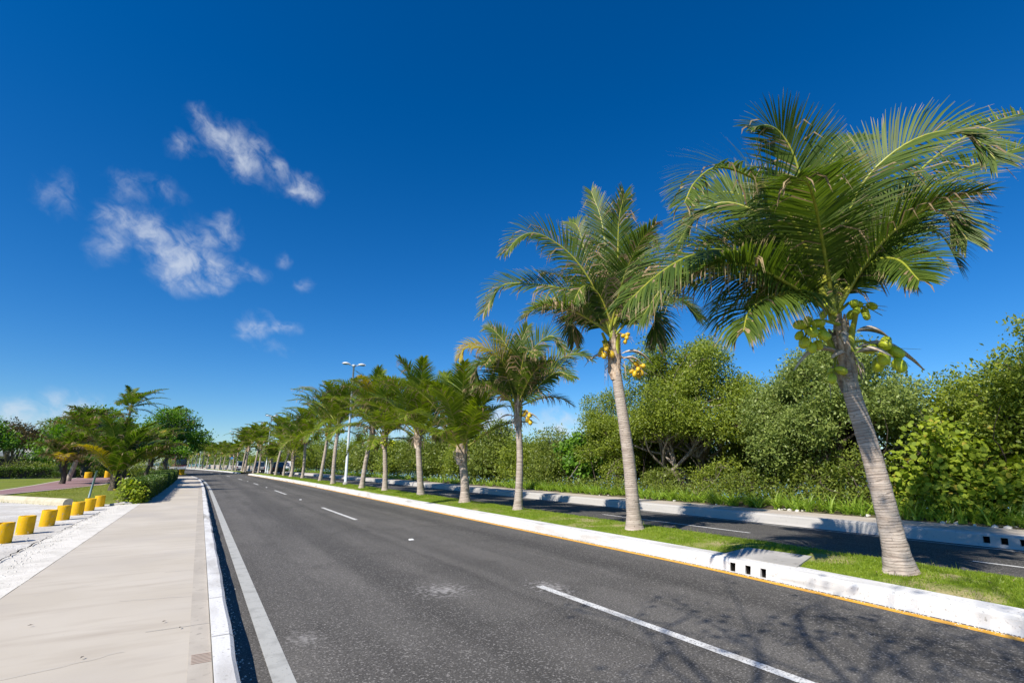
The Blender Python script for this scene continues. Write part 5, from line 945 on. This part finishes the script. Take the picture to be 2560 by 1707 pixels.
# vehicles -------------------------------------------------------
def wheel(t, x, y, r=.34, w_=.22):
    mb = MB(); mb.lathe([(r*.55, -w_/2), (r*.93, -w_/2), (r, -w_*.35), (r, w_*.35), (r*.93, w_/2), (r*.55, w_/2)], (x, y, r), 20, ax='x'); o = mb.build('wheel', M['black'], t, True)
    mb = MB(); mb.lathe([(.001, -w_*.38), (r*.56, -w_*.42), (r*.56, w_*.42), (.001, w_*.38)], (x, y, r), 14, ax='x'); mb.build('rim', M['steel'], o, True)
def prism(mb, side, hw, mi=0, tumble=None):
    """side: list (y,z,scale of half width)"""
    n = len(side); V = [(-hw*s, y, z) for y, z, s in side]+[(hw*s, y, z) for y, z, s in side]
    mb.add(V, [tuple(range(n)), tuple(reversed(range(n, 2*n)))]+[(i, n+i, n+(i+1) % n, (i+1) % n) for i in range(n)], mi)
def car(label, loc, rz, col, kind, scale=1, cat='car', name='parked_car', rough=.3):
    t = thing(name, label, cat, loc, rz); paint = mat('car_paint', col, rough, .6); hw = .88
    if kind == 'van': L_, H, hood, ws, rear = 4.6, 1.95, 1.0, .75, -2.25
    elif kind == 'suv': L_, H, hood, ws, rear = 4.7, 1.8, 1.05, .95, -2.15
    else: L_, H, hood, ws, rear = 4.4, 1.45, 1.05, .55, -1.6
    y0, y1 = -L_/2, L_/2; mb = MB()
    prism(mb, [(y0, .35, 1), (y0-.02, .95, .99), (y0+.03, 1.0, .97), (y1-1.25, 1.02, .97), (y1-.15, .85, .95), (y1, .6, .96), (y1-.02, .3, 1)], hw)
    prism(mb, [(y0+.06, .99, .96), (rear if kind == 'sedan' else y0+.16, H-.04, .82), (y0+.5 if kind != 'sedan' else rear+.3, H, .80), (ws-.35, H, .80), (ws-.1, H-.05, .82), (y1-1.2, 1.01, .95)], hw)
    mb.build('body', paint, t)
    mb = MB(); zt, zb = H-.14, 1.06
    for s in (-1, 1):
        for a_, b_ in (((y0+.45), -.35), (-.25, ws+.05)):
            x0, x1 = hw*.965*s, hw*.855*s; mb.add([(x0, a_, zb), (x0, b_+.15, zb), (x1, b_-.12, zt), (x1, a_+.05, zt)], [(0, 1, 2, 3) if s > 0 else (3, 2, 1, 0)])
    mb.build('side_window', M['glass'], t)
    mb = MB(); yb = y0+.05 if kind != 'sedan' else y0+.1; mb.add([(-hw*.8, y0+.045, zb+.02), (hw*.8, y0+.045, zb+.02), (hw*.68, (y0+.13) if kind != 'sedan' else rear-.06, zt), (-hw*.68, (y0+.13) if kind != 'sedan' else rear-.06, zt)], [(0, 1, 2, 3)]); mb.build('rear_window', M['glass'], t)
    mb = MB(); mb.add([(hw*.82, y1-1.17, zb), (-hw*.82, y1-1.17, zb), (-hw*.7, ws-.02, zt), (hw*.7, ws-.02, zt)], [(0, 1, 2, 3)]); mb.build('windscreen', M['glass'], t)
    for s in (-1, 1):
        mb = MB(); mb.box((s*hw*.86, y0-.02, .85), (.16, .06, .24)); mb.build('tail_light', mat('tail_red', (.4, .01, .01), .3, .5), t)
        mb = MB(); mb.box((s*hw*.72, y1-.04, .7), (.3, .1, .14)); mb.build('headlight', M['white'], t)
        wheel(t, s*hw*.92, y0+.85); wheel(t, s*hw*.92, y1-.85)
    mb = MB(); mb.box((0, y0-.04, .45), (hw*1.9, .12, .2)); mb.box((0, y1+.01, .42), (hw*1.9, .1, .2)); mb.build('bumper', M['black'], t)
    t.scale = (scale,)*3; return t
car('white van with dark rear windows driving away beyond the palms', (7.7, 131, .02), .05, (.78, .78, .78), 'van', 1.1, 'van', 'white_van')
car('silver van seen between two palm trunks', (9.7, 112, .02), .03, (.45, .46, .47), 'van', 1.05, 'van', 'silver_van')
car('black sport utility vehicle behind the leaning palm trunks', (10.8, 93, .02), .0, (.012, .014, .018), 'suv', 1.05)
car('white car parked under the left trees', (-9.4, 118, .0), .5, (.6, .6, .62), 'sedan', 1.1)
car('light grey car just left of the bus under the almond tree', (-7.4, 140, .0), .3, (.5, .52, .55), 'suv', 1.1)
def bus():
    t = thing('city_bus', 'dark red and grey bus with a wide dark windscreen coming round the bend', 'bus', (-4.8, 163, .02), pi+.12); hw, L_, H = 1.3, 9.5, 3.15
    red = mat('bus_red', (.16, .02, .03), .35, .5); grey = mat('bus_lower', (.42, .38, .40), .4, .5)
    mb = MB(); prism(mb, [(-L_/2, .95, 1), (-L_/2, 2.9, .98), (-L_/2+.3, H, .93), (L_/2-.5, H, .93), (L_/2-.08, 2.95, .97), (L_/2+.02, 1.0, 1)], hw); mb.build('body', red, t)
    mb = MB(); prism(mb, [(-L_/2-.02, .42, 1.01), (-L_/2-.02, .945, 1.01), (L_/2+.06, .945, 1.01), (L_/2+.1, .6, 1.01), (L_/2+.02, .36, 1.0)], hw); mb.build('lower_panel', grey, t)
    mb = MB(); mb.add([(-hw*.93, L_/2+.035, 1.3), (-hw*.9, L_/2-.05, 2.75), (hw*.9, L_/2-.05, 2.75), (hw*.93, L_/2+.035, 1.3)], [(0, 1, 2, 3)]); mb.build('windscreen', M['glass'], t)
    mb = MB()
    for s in (-1, 1):
        for k in range(6): y = -L_/2+.6+k*1.4; mb.add([(s*(hw+.004), y, 1.5), (s*(hw+.004), y+1.2, 1.5), (s*(hw*.985), y+1.2, 2.6), (s*(hw*.985), y, 2.6)], [(0, 1, 2, 3) if s > 0 else (3, 2, 1, 0)])
    mb.build('side_window', M['glass'], t)
    mb = MB(); mb.box((0, L_/2-.1, 2.95), (1.7, .2, .22)); mb.build('destination_box', M['black'], t)
    for s in (-1, 1):
        mb = MB(); mb.box((s*.95, L_/2+.1, .74), (.34, .06, .18)); mb.build('headlight', M['white'], t)
        mb = MB(); mb.tube([(s*1.25, L_/2, 2.7), (s*1.5, L_/2+.2, 2.75), (s*1.52, L_/2+.2, 2.35)], [.03, .03, .08], 6); mb.build('mirror', M['black'], t)
        wheel(t, s*1.12, L_/2-1.9, .48, .3); wheel(t, s*1.12, -L_/2+2.2, .48, .3)
    mb = MB(); mb.box((0, L_/2+.12, .45), (2.6, .16, .26)); mb.build('bumper', M['steel'], t)
bus()
# white building with dark boundary wall and green bin
t = thing('white_building', 'low white building half hidden by trees at the left', 'building', (-25.5, 108, 0), .2)
mb = MB(); mb.box((0, 0, 1.35), (9, 5, 2.7)); mb.box((5.2, -.8, 1.25), (4.4, 4.5, 2.5)); mb.build('wall', M['bldg'], t)
mb = MB(); mb.box((-.3, -.3, 3.05), (10, 6, .62)); mb.box((5.3, -.9, 2.75), (4.8, 4.9, .4)); mb.box((2.4, -2.4, 3.6), (1.2, .8, .6)); mb.build('roof', M['white'], t)
for k in range(4): mb = MB(); mb.box((-3.4+2.2*k, -2.52, 1.6), (1.0, .08, 1.1)); mb.build('window', M['glass'], t)
mb = MB(); mb.box((0, 0, 1.15), (10, .25, 2.3)); mb.box((0, 0, 2.34), (10.1, .35, .1)); o = mb.build('boundary_wall', M['bldg_dark']); o.location = (-24.5, 102, 0); o.rotation_euler = (0, 0, .2); tag(o, 'dark boundary wall below the white roof', 'wall')
t = thing('waste_container', 'green waste container under the left trees', 'container', (-15.2, 97, 0), .3); mb = MB(); mb.box((0, 0, .85), (2.2, 1.3, 1.3), taper=1.06); mb.build('bin', M['green_bin'], t)
mb = MB(); mb.tube([(-1.15, 0, 1.45), (-1.15, .0, 1.46), (1.15, 0, 1.46)], [.1, .62, .62], 14); mb.box((0, 0, 1.58), (2.35, 1.35, .12)); mb.build('lid', M['green_bin'], t)
for s in (-1, 1): mb = MB(); mb.lathe([(.02, -.05), (.12, -.05), (.12, .05), (.02, .05)], (s*.9, -.5, .12), 10, ax='x'); mb.build('wheel', M['black'], t)
